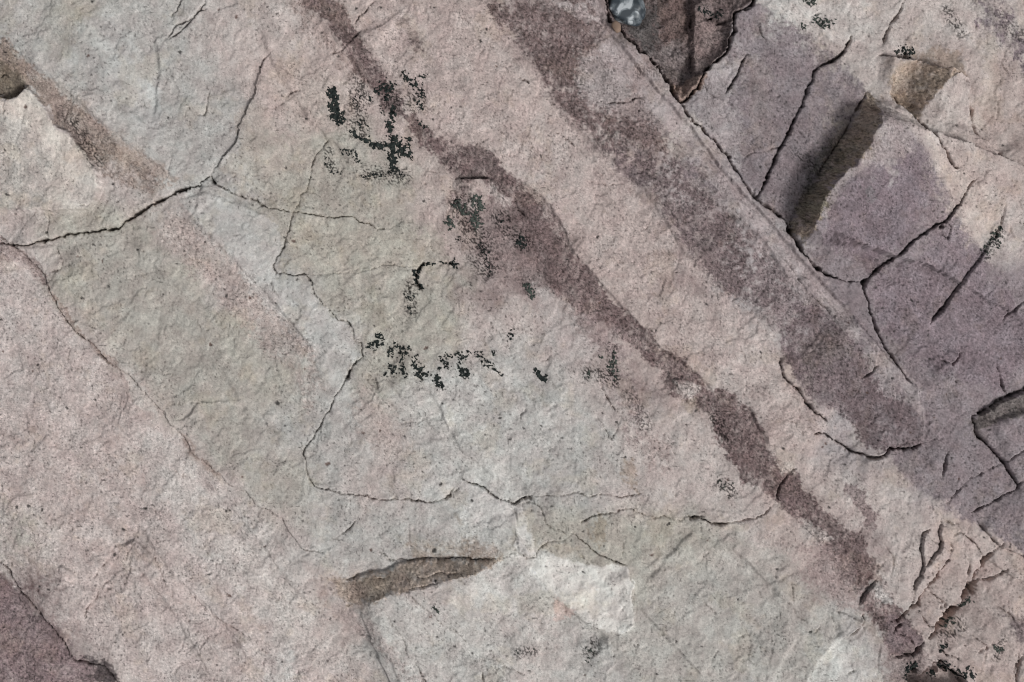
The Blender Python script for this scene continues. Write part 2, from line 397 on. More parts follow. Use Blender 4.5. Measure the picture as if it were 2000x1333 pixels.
def ramp_face(bottom, top, h, L, end0=0.12, end1=0.2):
    """a riser between its foot line and its crest line; the tread behind the crest eases back over L"""
    pts = list(bottom) + list(top)[::-1]
    sl, s = poly_sd(pts, 10)
    R = L * 3.0
    slb, Db, Sb, Tb, _ = line_field(bottom, R)
    slt, Dt, St, Tt, tott = line_field(top, R)
    A = np.full(U.shape, 1e4, np.float32)
    B = np.full(U.shape, 1e4, np.float32)
    A[slb] = Db
    B[slt] = Dt
    t = A[sl] / (A[sl] + B[sl] + 1e-3)
    TT = np.zeros(U.shape, np.float32)
    TT[slt] = Tt
    ef = lambda q: sst(q, 0, end0 * tott) * sst(tott - q, 0, end1 * tott)
    H[sl] += np.where(s > 0, h * t * ef(TT[sl]), 0)
    e = ef(Tt)
    inside = np.zeros(U.shape, bool)
    inside[sl] = s > 0
    m = (St > 0) & ~inside[slt]
    H[slt] += np.where(m, h * np.exp(-(Dt / L) ** 1.5) * e * sst(Dt, R, R * 0.6), 0)


# the prism shaped block on the right: steep brown face to its left
prism_foot = [(1690, 186), (1672, 222), (1655, 258), (1630, 295), (1606, 335), (1582, 372), (1560, 408), (1543, 436), (1548, 462), (1566, 486)]
prism_crest = [(1724, 186), (1717, 208), (1706, 232), (1703, 250), (1690, 272), (1684, 290), (1668, 312), (1658, 331), (1641, 334), (1632, 348), (1614, 372), (1602, 386), (1590, 404), (1586, 428), (1577, 444), (1572, 466), (1570, 486)]
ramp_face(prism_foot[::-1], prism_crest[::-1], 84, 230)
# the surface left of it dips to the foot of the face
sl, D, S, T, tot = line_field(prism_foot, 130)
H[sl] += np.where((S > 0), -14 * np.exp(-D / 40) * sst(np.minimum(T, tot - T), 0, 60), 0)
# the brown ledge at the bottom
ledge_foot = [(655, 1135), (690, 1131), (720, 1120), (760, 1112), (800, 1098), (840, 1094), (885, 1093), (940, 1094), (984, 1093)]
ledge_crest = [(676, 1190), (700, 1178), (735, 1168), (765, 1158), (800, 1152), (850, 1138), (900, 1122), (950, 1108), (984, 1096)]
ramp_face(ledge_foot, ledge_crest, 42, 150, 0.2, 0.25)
sl, D, S, T, tot = line_field(ledge_foot, 110)
H[sl] += np.where((S < 0), -10 * np.exp(-D / 30) * sst(np.minimum(T, tot - T), 0, 60), 0)
scarp([(735, 172), (720, 190), (700, 200)], 3, 30)
# the three sided brown block in the top right
sl, s = poly_sd([(1738, 182), (1745, 152), (1762, 130), (1790, 124), (1868, 146), (1838, 163), (1787, 236), (1770, 222)], 30)
x, y = UW[sl], VW[sl]



def block_h(x, y, slope):
    t_ = np.clip(((x - 1787) * 0.573 - (y - 236) * 0.82) / 89.0, 0, 1)
    d_ = np.abs((x - 1787) * 0.82 + (y - 236) * 0.573)
    return 36 * t_ - slope * d_


H[sl] += np.where(s > 0, np.maximum(block_h(x, y, 0.75), -16), 0)
sl, s = poly_sd([(1868, 146), (1888, 155), (1890, 200), (1886, 260), (1898, 330), (1870, 332), (1845, 318), (1810, 268), (1787, 236), (1838, 163)], 40)
x, y = UW[sl], VW[sl]
H[sl] += np.where(s > 0, np.maximum(block_h(x, y, 0.22), 0) * sst(330 - y, 0, 90), 0)
scarp([(1720, 108), (1745, 112), (1790, 122), (1850, 136), (1888, 152)], 15, 60)
sl, D, S, T, tot = line_field([(1730, 100), (1790, 120), (1850, 134), (1890, 148)], 60)
H[sl] += np.where(S < 0, -13 * np.exp(-D / 20) * sst(np.minimum(T, tot - T), 0, 50), 0)
scarp([(1888, 150), (1888, 200), (1886, 260), (1898, 330)], 9, 90)
scarp([(1890, 255), (1912, 262), (1935, 280), (1960, 310)][::-1], -8, 50)
# sunken dark wedge at the top
wedge = [(1184, -60), (1184, 12), (1190, 38), (1215, 60), (1250, 98), (1285, 130), (1311, 163), (1320, 190), (1331, 203), (1347, 190), (1368, 160),
         (1398, 122), (1426, 90), (1433, 45), (1435, 26), (1452, 18), (1476, -4), (1490, -60)]


def wedge_h(s, x, y):
    side = (x - 1184) * 0.72 - (y - 0) * 0.72           # distance from the left wall
    d = 46 - 0.14 * np.clip(side, 0, 200) + 10 * perlin(x / 26, y / 26, 5)
    return np.where(s > 0, -d * sst(s, 0, 9) * (0.35 + 0.65 * sst(s, 0, 36)), 0)


add_poly(wedge, wedge_h, 60)
# one step inside the wedge
scarp([(1354, 160), (1357, 120), (1352, 80), (1358, 30), (1350, -20)], 16, 60, 3)
# fillet of stone at the tip of the wedge
add_poly([(1318, 192), (1322, 165), (1350, 150), (1375, 140), (1370, 160), (1348, 190), (1331, 203)], lambda s, x, y: np.where(s > 0, 16 * sst(s, 0, 8), 0), 20)
# left notch beside the pale tongue
sl, D, S, T, tot = line_field([(-60, 178), (-10, 186), (26, 195), (44, 184), (60, 172)], 90)
H[sl] += np.where(S < 0, -20 * np.exp(-D / 32) * sst(tot - T, 0, 26), 0)
scarp([(-30, 182), (25, 195), (60, 172), (90, 210), (110, 245), (140, 262), (172, 300), (195, 338), (195, 385), (176, 411), (90, 413), (-30, 413)], 13, 60, 2.5)
scarp([(15, 85), (50, 115), (95, 150), (150, 192), (200, 240), (270, 295), (340, 345), (390, 392)][::-1], 5, 60, 5)
# edges where one plate stands proud of the next
scarp([(1223, 1105), (1230, 1125), (1237, 1145), (1235, 1170), (1238, 1205), (1236, 1222), (1213, 1240)], 8, 70)
scarp([(1190, 1245), (1192, 1270), (1202, 1296), (1190, 1312), (1180, 1345)], 8, 60)
scarp([(800, 1400), (785, 1345), (768, 1290), (740, 1262), (692, 1228), (672, 1206), (660, 1180)], 4, 80, 5)
scarp(C2[::-1], 6, 90, 4)
scarp((C2b + C2c[1:])[::-1], 5, 80, 4)
scarp([(885, 352), (940, 350), (962, 350), (990, 382), (1006, 396)], 9, 45)
scarp([(1652, 600), (1700, 660), (1745, 712), (1790, 762), (1803, 800), (1803, 850), (1790, 878)], 13, 60, 5)
scarp([(1560, 530), (1600, 572), (1640, 620), (1680, 655)], 6, 40, 5)
scarp([(1615, 824), (1575, 788), (1530, 735), (1525, 690)], 6, 60)
scarp([(1590, 848), (1645, 868), (1704, 894)][::1], -6, 60)
scarp(B3[::-1], 5, 60)
scarp(C1[::-1], 4, 60)
scarp([(2040, 745), (1975, 775), (1902, 815)], -12, 26, 3)
scarp([(1930, 832), (1965, 818), (2040, 785)], 7, 110, 8)
scarp(R7b[::-1], 6, 60)
scarp(R4, 6, 70)
scarp([(1815, 638), (1848, 598), (1900, 518), (1950, 440)], 6, 60)
scarp(R3, -5, 80)
scarp([(1478, 10), (1515, 32), (1580, 62), (1640, 108)], -3, 60, 6)
scarp([(1005, 1000), (1010, 1040), (1030, 1070), (1035, 1088)], 5, 40, 3)
scarp([(950, 935), (985, 975), (1008, 985)], 4, 60)
scarp(N1[::-1], 7, 40)
scarp(N1b[::-1], 7, 40)
scarp(N2[::-1], -12, 60)
scarp(N3[::-1], -16, 60)
scarp(N5, 7, 50)
scarp(N4[::-1], 7, 50)
scarp(N9[::-1], 7, 60)
scarp(Q2, 8, 50)
scarp([(735, 100), (705, 75), (700, 60)], 6, 50, 6)
scarp([(1345, 880), (1310, 870)], 3, 40)
scarp([(590, 1), (690, 118), (740, 190), (830, 300), (890, 352)], -4, 40, 8)
scarp([(1560, 900), (1500, 868), (1465, 800), (1390, 762), (1352, 722), (1292, 680), (1230, 615), (1165, 548), (1120, 492), (1092, 425), (1040, 370), (985, 325)], 6, 34, 4)
scarp([(700, 690), (612, 682), (545, 602), (470, 522), (400, 452), (345, 400)], 4, 60, 4)
scarp([(345, 392), (400, 378), (470, 400), (540, 432)], 3, 50, 4)
scarp([(1700, 655), (1610, 560), (1520, 455), (1420, 345), (1340, 240), (1262, 150), (1200, 75), (1160, 20)], 9, 26, 5)
scarp([(1330, 350), (1400, 400), (1492, 470), (1545, 560)], -6, 50, 6)
scarp([(1060, 190), (1112, 240), (1165, 290), (1262, 372), (1335, 492), (1402, 562)][::-1], 5, 40, 6)
scarp([(620, 1200), (560, 1130), (470, 1010), (380, 920)], 4, 60, 6)
scarp([(420, 1333), (330, 1180), (250, 1080)], 4, 60, 6)
scarp([(870, 860), (800, 790), (750, 745)], 4, 60, 4)
scarp([(1000, 960), (900, 880), (860, 800), (830, 750)], 4, 40, 4)
scarp([(1430, 1085), (1350, 1040), (1250, 1150)][::-1], 4, 50, 6)
scarp([(1650, 1240), (1600, 1290), (1570, 1345)], 6, 50, 6)
scarp([(1560, 1240), (1530, 1290), (1505, 1345)], 4, 50, 6)
scarp([(1090, 1180), (1140, 1215), (1190, 1250)], -5, 60, 4)
scarp([(990, 1130), (1040, 1200), (1060, 1290)], 4, 50, 5)
scarp([(860, 1150), (930, 1230), (945, 1320)], 4, 50, 5)
scarp([(170, 40), (210, 110), (225, 180), (300, 260)], 4, 50, 6)
scarp([(300, 60), (310, 140), (300, 240)], -4, 40, 5)
scarp([(520, 850), (470, 790), (440, 730), (395, 690)], 3, 40, 8)
scarp([(1180, 960), (1060, 800), (960, 700), (900, 640)][::-1], 4, 50, 6)
scarp([(700, 330), (600, 230), (530, 120), (500, 40)][::-1], -4, 50, 6)
scarp([(1560, 1200), (1440, 1080), (1330, 1030)], 5, 45, 5)
scarp([(1380, 1333), (1290, 1230), (1240, 1180)], 5, 45, 5)
scarp([(520, 1333), (440, 1220), (330, 1110), (250, 1000)], 5, 45, 6)
scarp(H1, 6, 45)
scarp(H2, 6, 40)
scarp([(228, 1070), (262, 1055), (298, 1082), (322, 1140)], 6, 45)
scarp([(110, 1110), (125, 1105), (145, 1120), (150, 1140)], 5, 35)
scarp(H5, -5, 60)
scarp([(1345, 275), (1400, 330), (1440, 385), (1500, 440)], 5, 30, 6)
scarp([(375, 590), (300, 520), (250, 470)], 4, 50, 6)
scarp([(1350, 790), (1328, 760), (1312, 742), (1345, 742)], 4, 30)
scarp([(372, 790), (392, 788), (390, 830), (372, 855)], 5, 40)
scarp([(1840, 700), (1858, 716), (1872, 750)], 5, 40)
scarp([(150, 480), (170, 520), (160, 560)], 4, 40)
add_poly([(105, 478), (115, 495), (122, 512), (115, 527), (85, 528), (60, 500), (45, 482)], lambda s, x, y: np.where(s > 0, 4 * sst(s, 0, 6), 0), 20)
add_poly([(1003, 985), (1018, 1000), (1040, 1040), (1050, 1075), (1035, 1086), (1012, 1078), (1005, 1040)], lambda s, x, y: np.where(s > 0, 7 * sst(s, 0, 8), 0), 20)
add_poly([(718, 725), (735, 740), (743, 758), (737, 763), (722, 752), (712, 738)], lambda s, x, y: np.where(s > 0, -7 * sst(s, 0, 4), 0), 20)
add_poly([(670, 745), (680, 722), (688, 722), (680, 745)], lambda s, x, y: np.where(s > 0, -12 * sst(s, 0, 4), 0), 20)
add_poly([(1680, 553), (1697, 541), (1692, 560), (1688, 568)], lambda s, x, y: np.where(s > 0, -30 * sst(s, 0, 4), 0), 20)
# a gap under the bottom right edge
add_poly([(1765, 1318), (1785, 1300), (1800, 1312), (1838, 1290), (1850, 1300), (1875, 1310), (1890, 1330), (1900, 1360), (1770, 1360)],
         lambda s, x, y: np.where(s > 0, -48 * sst(s + 14 * perlin(x / 12, y / 12, 8), 0, 14), 0), 30)

# colour strength maps used by both relief and pigment ------------------------------------------------
GRID = [
    "gGggppPPPPvvdVbwpppp",
    "ggggpPPPPPPvvBBbpppP",
    "ppgggPGPPPPpvpbbtppP",
    "pppggGGGPPpPvBbbbbPP",
    "pGGpgGGGPvVPPvBBbbpp",
    "pGGGpgGGGvvPPvBBbbbb",
    "ppGGGggGGppvPPpBbbbb",
    "ppPGGGgGwwgpvPpPbbbb",
    "PPPpGggpggwgppvPBbbb",
    "PPPppGgpwwggpppPppbb",
    "GPPpwpgggwGGGGpPvpPP",
    "VPPPpwPgpwwGGggvvpPP",
    "vvppPwPgggpgggggwvPP",
    "vvppPwPgggpgggggwvPP",
]
PAL = {'g': (171, 168, 165), 'G': (168, 163, 153), 'w': (187, 185, 182), 'p': (181, 169, 165), 'P': (178, 161, 156),
       'v': (150, 133, 131), 'V': (112, 92, 92), 'b': (134, 122, 127), 'B': (162, 153, 155), 't': (150, 135, 120), 'd': (92, 84, 84)}
KEYS = list(PAL)


def lin(c):
    c = np.asarray(c, np.float64) / 255.0
    return np.where(c <= 0.04045, c / 12.92, ((c + 0.055) / 1.055) ** 2.4).astype(np.float32)


def sample_grid(G, x, y):
    gx = np.clip((x - 50) / 100.0, 0, G.shape[1] - 1.001)
    gy = np.clip((y - 50) / 100.0, 0, G.shape[0] - 1.001)
    ix, iy = gx.astype(int), gy.astype(int)
    fx, fy = (gx - ix)[..., None], (gy - iy)[..., None]
    fx, fy = fx * fx * (3 - 2 * fx), fy * fy * (3 - 2 * fy)
    return ((G[iy, ix] * (1 - fx) + G[iy, ix + 1] * fx) * (1 - fy) + (G[iy + 1, ix] * (1 - fx) + G[iy + 1, ix + 1] * fx) * fy)


gcol = np.array([[lin(PAL[c]) for c in row] for row in GRID], np.float32)
wx = U + 38 * fbm(U, V, 110, 3, 21) + 14 * perlin(U / 18, V / 18, 22)
wy = V + 38 * fbm(U, V, 110, 3, 23) + 14 * perlin(U / 18, V / 18, 24)
COL = sample_grid(gcol, wx, wy).astype(np.float32)
# away from the photographed patch the same strata go on
strat = fbm(UA / 6, UB, 420, 3, 31)
outc = lin(PAL['p']) * (1 - sst(strat, 0.05, 0.35))[..., None] + lin(PAL['v']) * sst(strat, 0.05, 0.35)[..., None]
fo = sst(far, 0, 1)[..., None]
COL = COL * (1 - fo) + outc.astype(np.float32) * fo
GR = np.full(U.shape, 0.10, np.float32)        # how strongly the grain shows (dark bands are coarser)
BUMP = np.ones(U.shape, np.float32)

n_edge = 9 * fbm(U, V, 85, 2, 48) + 8 * fbm(U, V, 30, 3, 41) + 7 * perlin(U / 10, V / 10, 42) + 6 * perlin(U / 4.5, V / 4.5, 44)
n_big = fbm(U, V, 60, 3, 43)
n_mid = perlin(U / 13, V / 13, 45) + 0.7 * perlin(U / 6, V / 6, 46)


def pigment(pts, col, amt=1.0, soft=10, rough=1.0, grain=None, mottle=0.0, R=80):
    sl, s = poly_sd(pts, R)
    s = s + rough * n_edge[sl]
    m = sst(s, -0.55 * soft, 0.55 * soft) * amt
    if mottle:
        m = m * np.clip(1 - mottle * (0.5 + 1.6 * n_big[sl] + 1.8 * n_mid[sl]), 0, 1)
    c = lin(PAL[col] if isinstance(col, str) else col)
    COL[sl] += (c - COL[sl]) * m[..., None]
    if grain:
        GR[sl] += (grain - GR[sl]) * m
    return sl, m


vein_hi = [(640, -60), (650, 0), (665, 22), (690, 55), (705, 75), (722, 105), (742, 130), (752, 155), (775, 185), (805, 222), (835, 245), (868, 270), (905, 285), (945, 292),
           (965, 300), (985, 325), (1012, 347), (1040, 370), (1060, 390), (1092, 425), (1105, 465), (1120, 492), (1140, 517), (1165, 548),
           (1190, 582), (1230, 615), (1265, 650), (1292, 680), (1335, 700), (1352, 722), (1362, 745), (1390, 762), (1440, 768), (1465, 800),
           (1480, 828), (1497, 850), (1500, 872), (1530, 905), (1560, 925), (1572, 958), (1600, 985), (1625, 1010), (1645, 1030), (1682, 1042), (1692, 1078),
           (1710, 1100), (1720, 1135), (1750, 1180), (1768, 1205), (1790, 1230), (1808, 1258)]
vein_lo = [(1800, 1340), (1770, 1290), (1740, 1285), (1700, 1200), (1672, 1150), (1640, 1130), (1610, 1080), (1572, 1032), (1548, 1008), (1520, 975), (1480, 958), (1452, 942),
           (1440, 918), (1422, 890), (1395, 850), (1385, 822), (1360, 795), (1338, 790), (1310, 765), (1290, 738), (1268, 712), (1250, 695),
           (1230, 668), (1195, 648), (1155, 625), (1120, 602), (1085, 578), (1060, 545), (1045, 512), (1032, 480), (1008, 445), (985, 395), (940, 352),
           (890, 350), (868, 322), (835, 300), (805, 268), (785, 240), (752, 215), (730, 180), (705, 148), (688, 118), (655, 75), (620, 30), (590, 0), (580, -60)]
vein = vein_hi + vein_lo
band_a = [(920, -60), (925, 0), (985, 18), (1060, -5), (1150, -10), (1180, 40), (1165, 90), (1140, 112), (1122, 150), (1145, 190), (1200, 215), (1250, 235), (1300, 270),
          (1312, 320), (1250, 332), (1165, 290), (1110, 240), (1062, 192), (1042, 130), (1012, 90), (965, 45)]
band_b = [(1165, 290), (1230, 300), (1312, 312), (1332, 350), (1380, 380), (1440, 420), (1492, 470), (1532, 520), (1545, 560), (1512, 618), (1462, 590), (1402, 562), (1335, 492),
          (1292, 425), (1262, 372), (1200, 335)]
band_c = [(1528, 665), (1552, 600), (1605, 592), (1655, 645), (1692, 690), (1715, 722), (1745, 752), (1780, 792), (1798, 830), (1800, 868), (1780, 880), (1740, 873),
          (1725, 888), (1690, 858), (1650, 812), (1620, 792), (1588, 778), (1560, 742), (1535, 712)]
violet = [(1335, 204), (1380, 150), (1435, 85), (1440, 30), (1476, 0), (1512, 28), (1580, 62), (1640, 112), (1665, 150), (1700, 188), (1760, 270), (1802, 312), (1842, 372), (1862, 412),
          (1902, 470), (1950, 530), (2000, 560), (2150, 680), (2150, 1160), (2000, 1082), (1905, 1022), (1850, 992), (1800, 962), (1762, 932), (1735, 892),
          (1790, 872), (1812, 800), (1758, 722), (1705, 625), (1682, 556), (1600, 525), (1540, 440), (1440, 335)]
pigment(violet, 'b', 0.95, 9, 0.8, 0.17, 0.25)
pigment([(1335, 204), (1420, 110), (1455, 110), (1430, 180), (1450, 260), (1440, 330), (1400, 285)], 'B', 0.75, 24, 2)
pigment([(1600, 480), (1590, 420), (1650, 350), (1760, 290), (1830, 380), (1800, 440), (1700, 520)], (124, 109, 118), 0.8, 26, 2, 0.2)
pigment([(1700, 560), (1860, 430), (1960, 560), (2050, 700), (1950, 760), (1800, 700), (1710, 620)], (129, 113, 122), 0.7, 26, 2, 0.2)
pigment([(1750, 420), (1800, 380), (1840, 400), (1870, 440), (1810, 450)], (132, 116, 120), 0.5, 16, 2)
pigment([(1000, 0), (1150, -10), (1180, 50), (1230, 150), (1300, 245), (1380, 335), (1440, 400), (1520, 480), (1600, 565), (1680, 650), (1560, 740), (1520, 660), (1460, 600), (1400, 562), (1335, 492),
         (1292, 425), (1262, 372), (1200, 335), (1165, 290), (1110, 240), (1060, 190), (1040, 130), (1010, 90), (960, 45)], (142, 127, 127), 0.85, 10, 1.1, 0.24, 0.35)
pigment(vein, 'V', 0.97, 6, 0.85, 0.32, 0.2)
pigment([(580, -40), (600, 0), (640, 60), (690, 130), (730, 180), (715, 190), (660, 130), (600, 70), (560, 0)], (150, 130, 124), 0.6, 14, 1.4, 0.28, 0.5)
pigment([(880, 372), (960, 362), (1035, 480), (1065, 560), (1010, 572), (950, 530), (900, 450)], (134, 116, 115), 0.85, 26, 2.2, 0.26, 0.6)
pigment([(1100, 560), (1160, 600), (1250, 690), (1210, 720), (1130, 640)], (150, 130, 130), 0.7, 22, 2, 0.22, 0.5)
pigment([(1210, 720), (1250, 760), (1260, 830), (1225, 860), (1205, 780)], (150, 130, 130), 0.6, 18, 2, 0.24, 0.5)
pigment([(1255, 850), (1300, 860), (1300, 920), (1270, 930), (1245, 890)], (155, 135, 132), 0.6, 18, 2, 0.24, 0.5)
pigment([(1315, 743), (1345, 745), (1362, 762), (1352, 785), (1330, 782)], 'p', 0.9, 7, 0.7)
pigment([(1330, 782), (1360, 775), (1362, 800), (1345, 812)], 't', 0.6, 8, 0.8)
pigment([(1500, 895), (1545, 905), (1560, 925), (1520, 930)], 'p', 0.8, 8, 0.8)
pigment([(1545, 1020), (1600, 1030), (1625, 1050), (1590, 1062), (1555, 1045)], 'p', 0.7, 12, 1)
pigment([(1700, 1140), (1722, 1142), (1745, 1180), (1720, 1175)], 'w', 0.6, 7, 0.7)
pigment([(1560, 1060), (1640, 1080), (1690, 1180), (1640, 1190), (1570, 1120)], (160, 140, 138), 0.7, 20, 2, 0.2, 0.5)
pigment(band_a, (114, 95, 94), 0.97, 10, 1.2, 0.32, 0.4)
pigment([(1135, 110), (1175, 110), (1240, 190), (1190, 212), (1140, 185)], (160, 150, 150), 0.7, 16, 2)
pigment(band_b, (116, 100, 102), 0.97, 12, 1.5, 0.30, 0.5)
pigment([(1500, 500), (1545, 540), (1570, 600), (1540, 660), (1500, 620), (1440, 560)], (132, 117, 120), 0.8, 16, 2, 0.24, 0.5)
pigment([(1325, 470), (1385, 470), (1420, 520), (1430, 560), (1380, 545)], (112, 96, 97), 0.7, 18, 2)
pigment([(1390, 480), (1420, 485), (1460, 560), (1430, 570)], (120, 103, 105), 0.6, 14, 2)
pigment([(1345, 275), (1385, 312), (1425, 365), (1442, 392), (1405, 392), (1342, 340)], (128, 113, 118), 0.75, 10, 1.5, 0.2, 0.4)
pigment(band_c, (116, 100, 104), 0.97, 9, 1.2, 0.26, 0.25)
pigment([(1640, 770), (1720, 800), (1725, 872), (1690, 850)], (105, 90, 94), 0.5, 16, 2)
pigment([(1560, 660), (1640, 660), (1660, 700), (1580, 740)], (118, 106, 104), 0.5, 16, 2)
pigment([(1660, 640), (1690, 655), (1730, 720), (1760, 780), (1745, 790), (1700, 730)], 'B', 0.6, 10, 1.2)
pigment([(1188, 60), (1260, 110), (1320, 205), (1420, 325), (1530, 450), (1620, 560), (1700, 660), (1790, 760), (1800, 820), (1765, 780), (1690, 680), (1590, 590),
         (1520, 520), (1430, 410), (1340, 300), (1260, 200), (1170, 100)], (172, 158, 159), 0.75, 10, 1.2, 0.13, 0.25)
pigment([(1200, 20), (1185, 20), (1170, 0), (1150, 5), (1180, 60), (1215, 80)], (160, 145, 146), 0.7, 8, 1)
pigment(wedge, (112, 96, 95), 0.95, 5, 0.3, 0.34)
pigment([(1230, 60), (1255, 0), (1290, 0), (1290, 80), (1270, 110)], (82, 80, 80), 0.8, 10, 1.2, 0.3)
pigment([(1290, 0), (1330, 0), (1350, 60), (1300, 90)], (104, 84, 80), 0.8, 10, 1.2, 0.36)
pigment([(1250, 90), (1330, 80), (1345, 160), (1300, 150)], (122, 112, 112), 0.7, 14, 1.2)
pigment([(1365, 40), (1425, 45), (1420, 100), (1365, 130)], (134, 116, 114), 0.8, 12, 1.2)
pigment([(1315, 165), (1350, 155), (1385, 140), (1360, 180), (1331, 203)], (140, 118, 108), 0.9, 5, 0.5)
pigment([(-60, 1095), (0, 1112), (60, 1180), (128, 1262), (165, 1292), (205, 1292), (232, 1345), (240, 1420), (-60, 1420)], (130, 110, 113), 0.95, 10, 1.4, 0.3, 0.25)
pigment([(0, 1110), (60, 1180), (125, 1240), (100, 1250), (40, 1180)], (108, 92, 93), 0.6, 9, 1.3)
pigment([(170, 1285), (215, 1290), (235, 1345), (190, 1345)], (72, 64, 66), 0.8, 9, 1.4)
pigment([(780, 38), (800, 42), (825, 78), (828, 104), (808, 100), (788, 65)], (112, 94, 94), 0.95, 5, 0.7, 0.25)
pigment([(1655, 945), (1685, 955), (1705, 1000), (1708, 1040), (1690, 1025), (1672, 985), (1650, 962)], (130, 112, 112), 0.85, 7, 1, 0.25)
pigment([(1515, 930), (1560, 926), (1575, 965), (1548, 985), (1518, 975)], (112, 92, 93), 0.85, 7, 0.8, 0.25)
pigment([(1900, -20), (1950, -20), (1985, 40), (2010, 90), (2010, 140), (1965, 90), (1930, 45)], (118, 103, 112), 0.85, 9, 1.6, 0.25, 0.4)
pigment([(1968, 1205), (2010, 1210), (2010, 1260), (1985, 1250)], (120, 105, 108), 0.8, 8, 1, 0.2)
pigment([(1720, 1200), (1775, 1220), (1812, 1262), (1770, 1290), (1735, 1270)], (122, 104, 108), 0.8, 9, 1, 0.22)
pigment([(1720, 1290), (1800, 1270), (1850, 1300), (1840, 1345), (1740, 1345)], (138, 122, 120), 0.75, 14, 1.4, 0.22)
pigment([(1728, 190), (1755, 240), (1765, 300), (1725, 335), (1680, 335), (1655, 335), (1690, 272), (1710, 230)], (166, 153, 153), 0.75, 12, 1.4, 0.16, 0.3)
pigment([(1728, 345), (1738, 345), (1722, 378), (1712, 392)], (165, 156, 158), 0.8, 5, 0.6, 0.1)
pigment([(1665, 370), (1690, 360), (1700, 400), (1670, 400)], (118, 114, 118), 0.6, 8, 1.2)
pigment([(95, 556), (112, 582), (140, 622), (165, 652), (215, 700), (224, 714), (195, 694), (150, 655), (118, 618), (98, 580)], (150, 127, 117), 0.7, 5, 0.8, 0.2)
pigment([(0, 465), (40, 490), (75, 525), (95, 550), (80, 560), (50, 525), (-20, 490)], (146, 124, 121), 0.7, 7, 1.0, 0.28)
pigment([(355, 845), (375, 870), (430, 925), (415, 930), (370, 890)], (150, 128, 118), 0.6, 6, 0.9, 0.2)
pigment([(1080, 0), (1130, 5), (1165, 40), (1120, 30), (1085, 20)], (170, 157, 157), 0.7, 7, 1.0)
pigment([(615, 0), (660, 10), (690, 55), (650, 50), (620, 25)], (128, 106, 100), 0.6, 14, 1.4, 0.3)
pigment([(660, 60), (705, 70), (710, 100), (670, 90)], (100, 82, 80), 0.6, 12, 1.4, 0.3)
pigment([(870, 270), (890, 275), (905, 300), (885, 300)], (170, 154, 150), 0.6, 8, 1.0)
pigment([(905, 290), (960, 300), (1000, 345), (960, 350), (920, 340)], (98, 84, 84), 0.55, 12, 1.4, 0.34)
pigment([(965, 365), (995, 395), (985, 400), (960, 380)], (178, 165, 162), 0.7, 6, 0.8)
pigment([(1902, 812), (1950, 788), (2010, 760), (2060, 745), (2060, 780), (2000, 802), (1935, 834), (1908, 838)], (112, 104, 100), 0.8, 5, 0.8, 0.3)
pigment([(690, 1192), (765, 1160), (850, 1140), (985, 1099), (1060, 1090), (1110, 1190), (1190, 1250), (1185, 1345), (800, 1345), (745, 1262)], (184, 180, 176), 0.6, 14, 1.0, 0.12, 0.35)
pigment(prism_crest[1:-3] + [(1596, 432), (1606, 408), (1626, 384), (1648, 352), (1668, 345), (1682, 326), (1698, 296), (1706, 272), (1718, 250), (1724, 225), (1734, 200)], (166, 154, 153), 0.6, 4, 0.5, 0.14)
# brown stain on broken faces
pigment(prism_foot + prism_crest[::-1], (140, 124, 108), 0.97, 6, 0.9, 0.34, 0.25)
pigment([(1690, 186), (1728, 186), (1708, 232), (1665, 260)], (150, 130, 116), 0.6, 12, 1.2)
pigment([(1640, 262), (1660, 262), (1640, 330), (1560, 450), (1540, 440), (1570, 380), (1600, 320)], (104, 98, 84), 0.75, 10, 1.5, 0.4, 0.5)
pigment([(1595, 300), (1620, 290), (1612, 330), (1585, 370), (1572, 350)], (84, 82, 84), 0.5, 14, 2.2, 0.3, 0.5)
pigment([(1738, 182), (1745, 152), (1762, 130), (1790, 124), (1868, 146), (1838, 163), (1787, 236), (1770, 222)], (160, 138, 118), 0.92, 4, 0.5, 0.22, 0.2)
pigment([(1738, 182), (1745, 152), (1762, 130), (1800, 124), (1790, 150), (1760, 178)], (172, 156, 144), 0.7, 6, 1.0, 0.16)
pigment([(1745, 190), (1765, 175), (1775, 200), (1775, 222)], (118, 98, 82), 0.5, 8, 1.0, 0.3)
pigment([(1785, 108), (1830, 90), (1880, 100), (1888, 145), (1850, 134)], (150, 128, 112), 0.7, 12, 1)  # brown stain plus the shading toward the crack below, painted into the colour
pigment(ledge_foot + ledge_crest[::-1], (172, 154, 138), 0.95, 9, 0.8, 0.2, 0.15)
pigment([(640, 1125), (690, 1130), (720, 1140), (735, 1168), (690, 1190), (660, 1170)], (168, 148, 134), 0.7, 12, 1.2, 0.2, 0.3)
pigment([(800, 1065), (880, 1060), (930, 1040), (965, 1070), (990, 1090), (900, 1092), (820, 1095)], (148, 132, 118), 0.6, 14, 1.5, 0.2, 0.4)
pigment([(890, 1010), (910, 1030), (945, 1080), (905, 1085)], (130, 114, 98), 0.5, 12, 1.2)
pigment([(-40, 85), (20, 95), (50, 128), (75, 165), (58, 174), (26, 195), (-40, 182)], (138, 120, 103), 0.9, 8, 1)
pigment([(15, 80), (55, 118), (100, 150), (160, 200), (215, 250), (285, 300), (345, 348), (300, 345), (230, 320), (180, 290), (135, 255), (100, 225), (62, 172)], (160, 142, 132), 0.7, 12, 1.4, 0.16)
pigment([(118, 250), (150, 262), (200, 320), (240, 350), (200, 345)], (140, 124, 120), 0.5, 10, 1.5, 0.3, 0.4)
pigment([(1215, 895), (1240, 905), (1256, 940), (1246, 966), (1225, 945)], (158, 140, 126), 0.75, 8, 1)
pigment([(1145, 1030), (1170, 1010), (1185, 1025), (1172, 1075), (1150, 1062)], (152, 138, 120), 0.75, 9, 1)
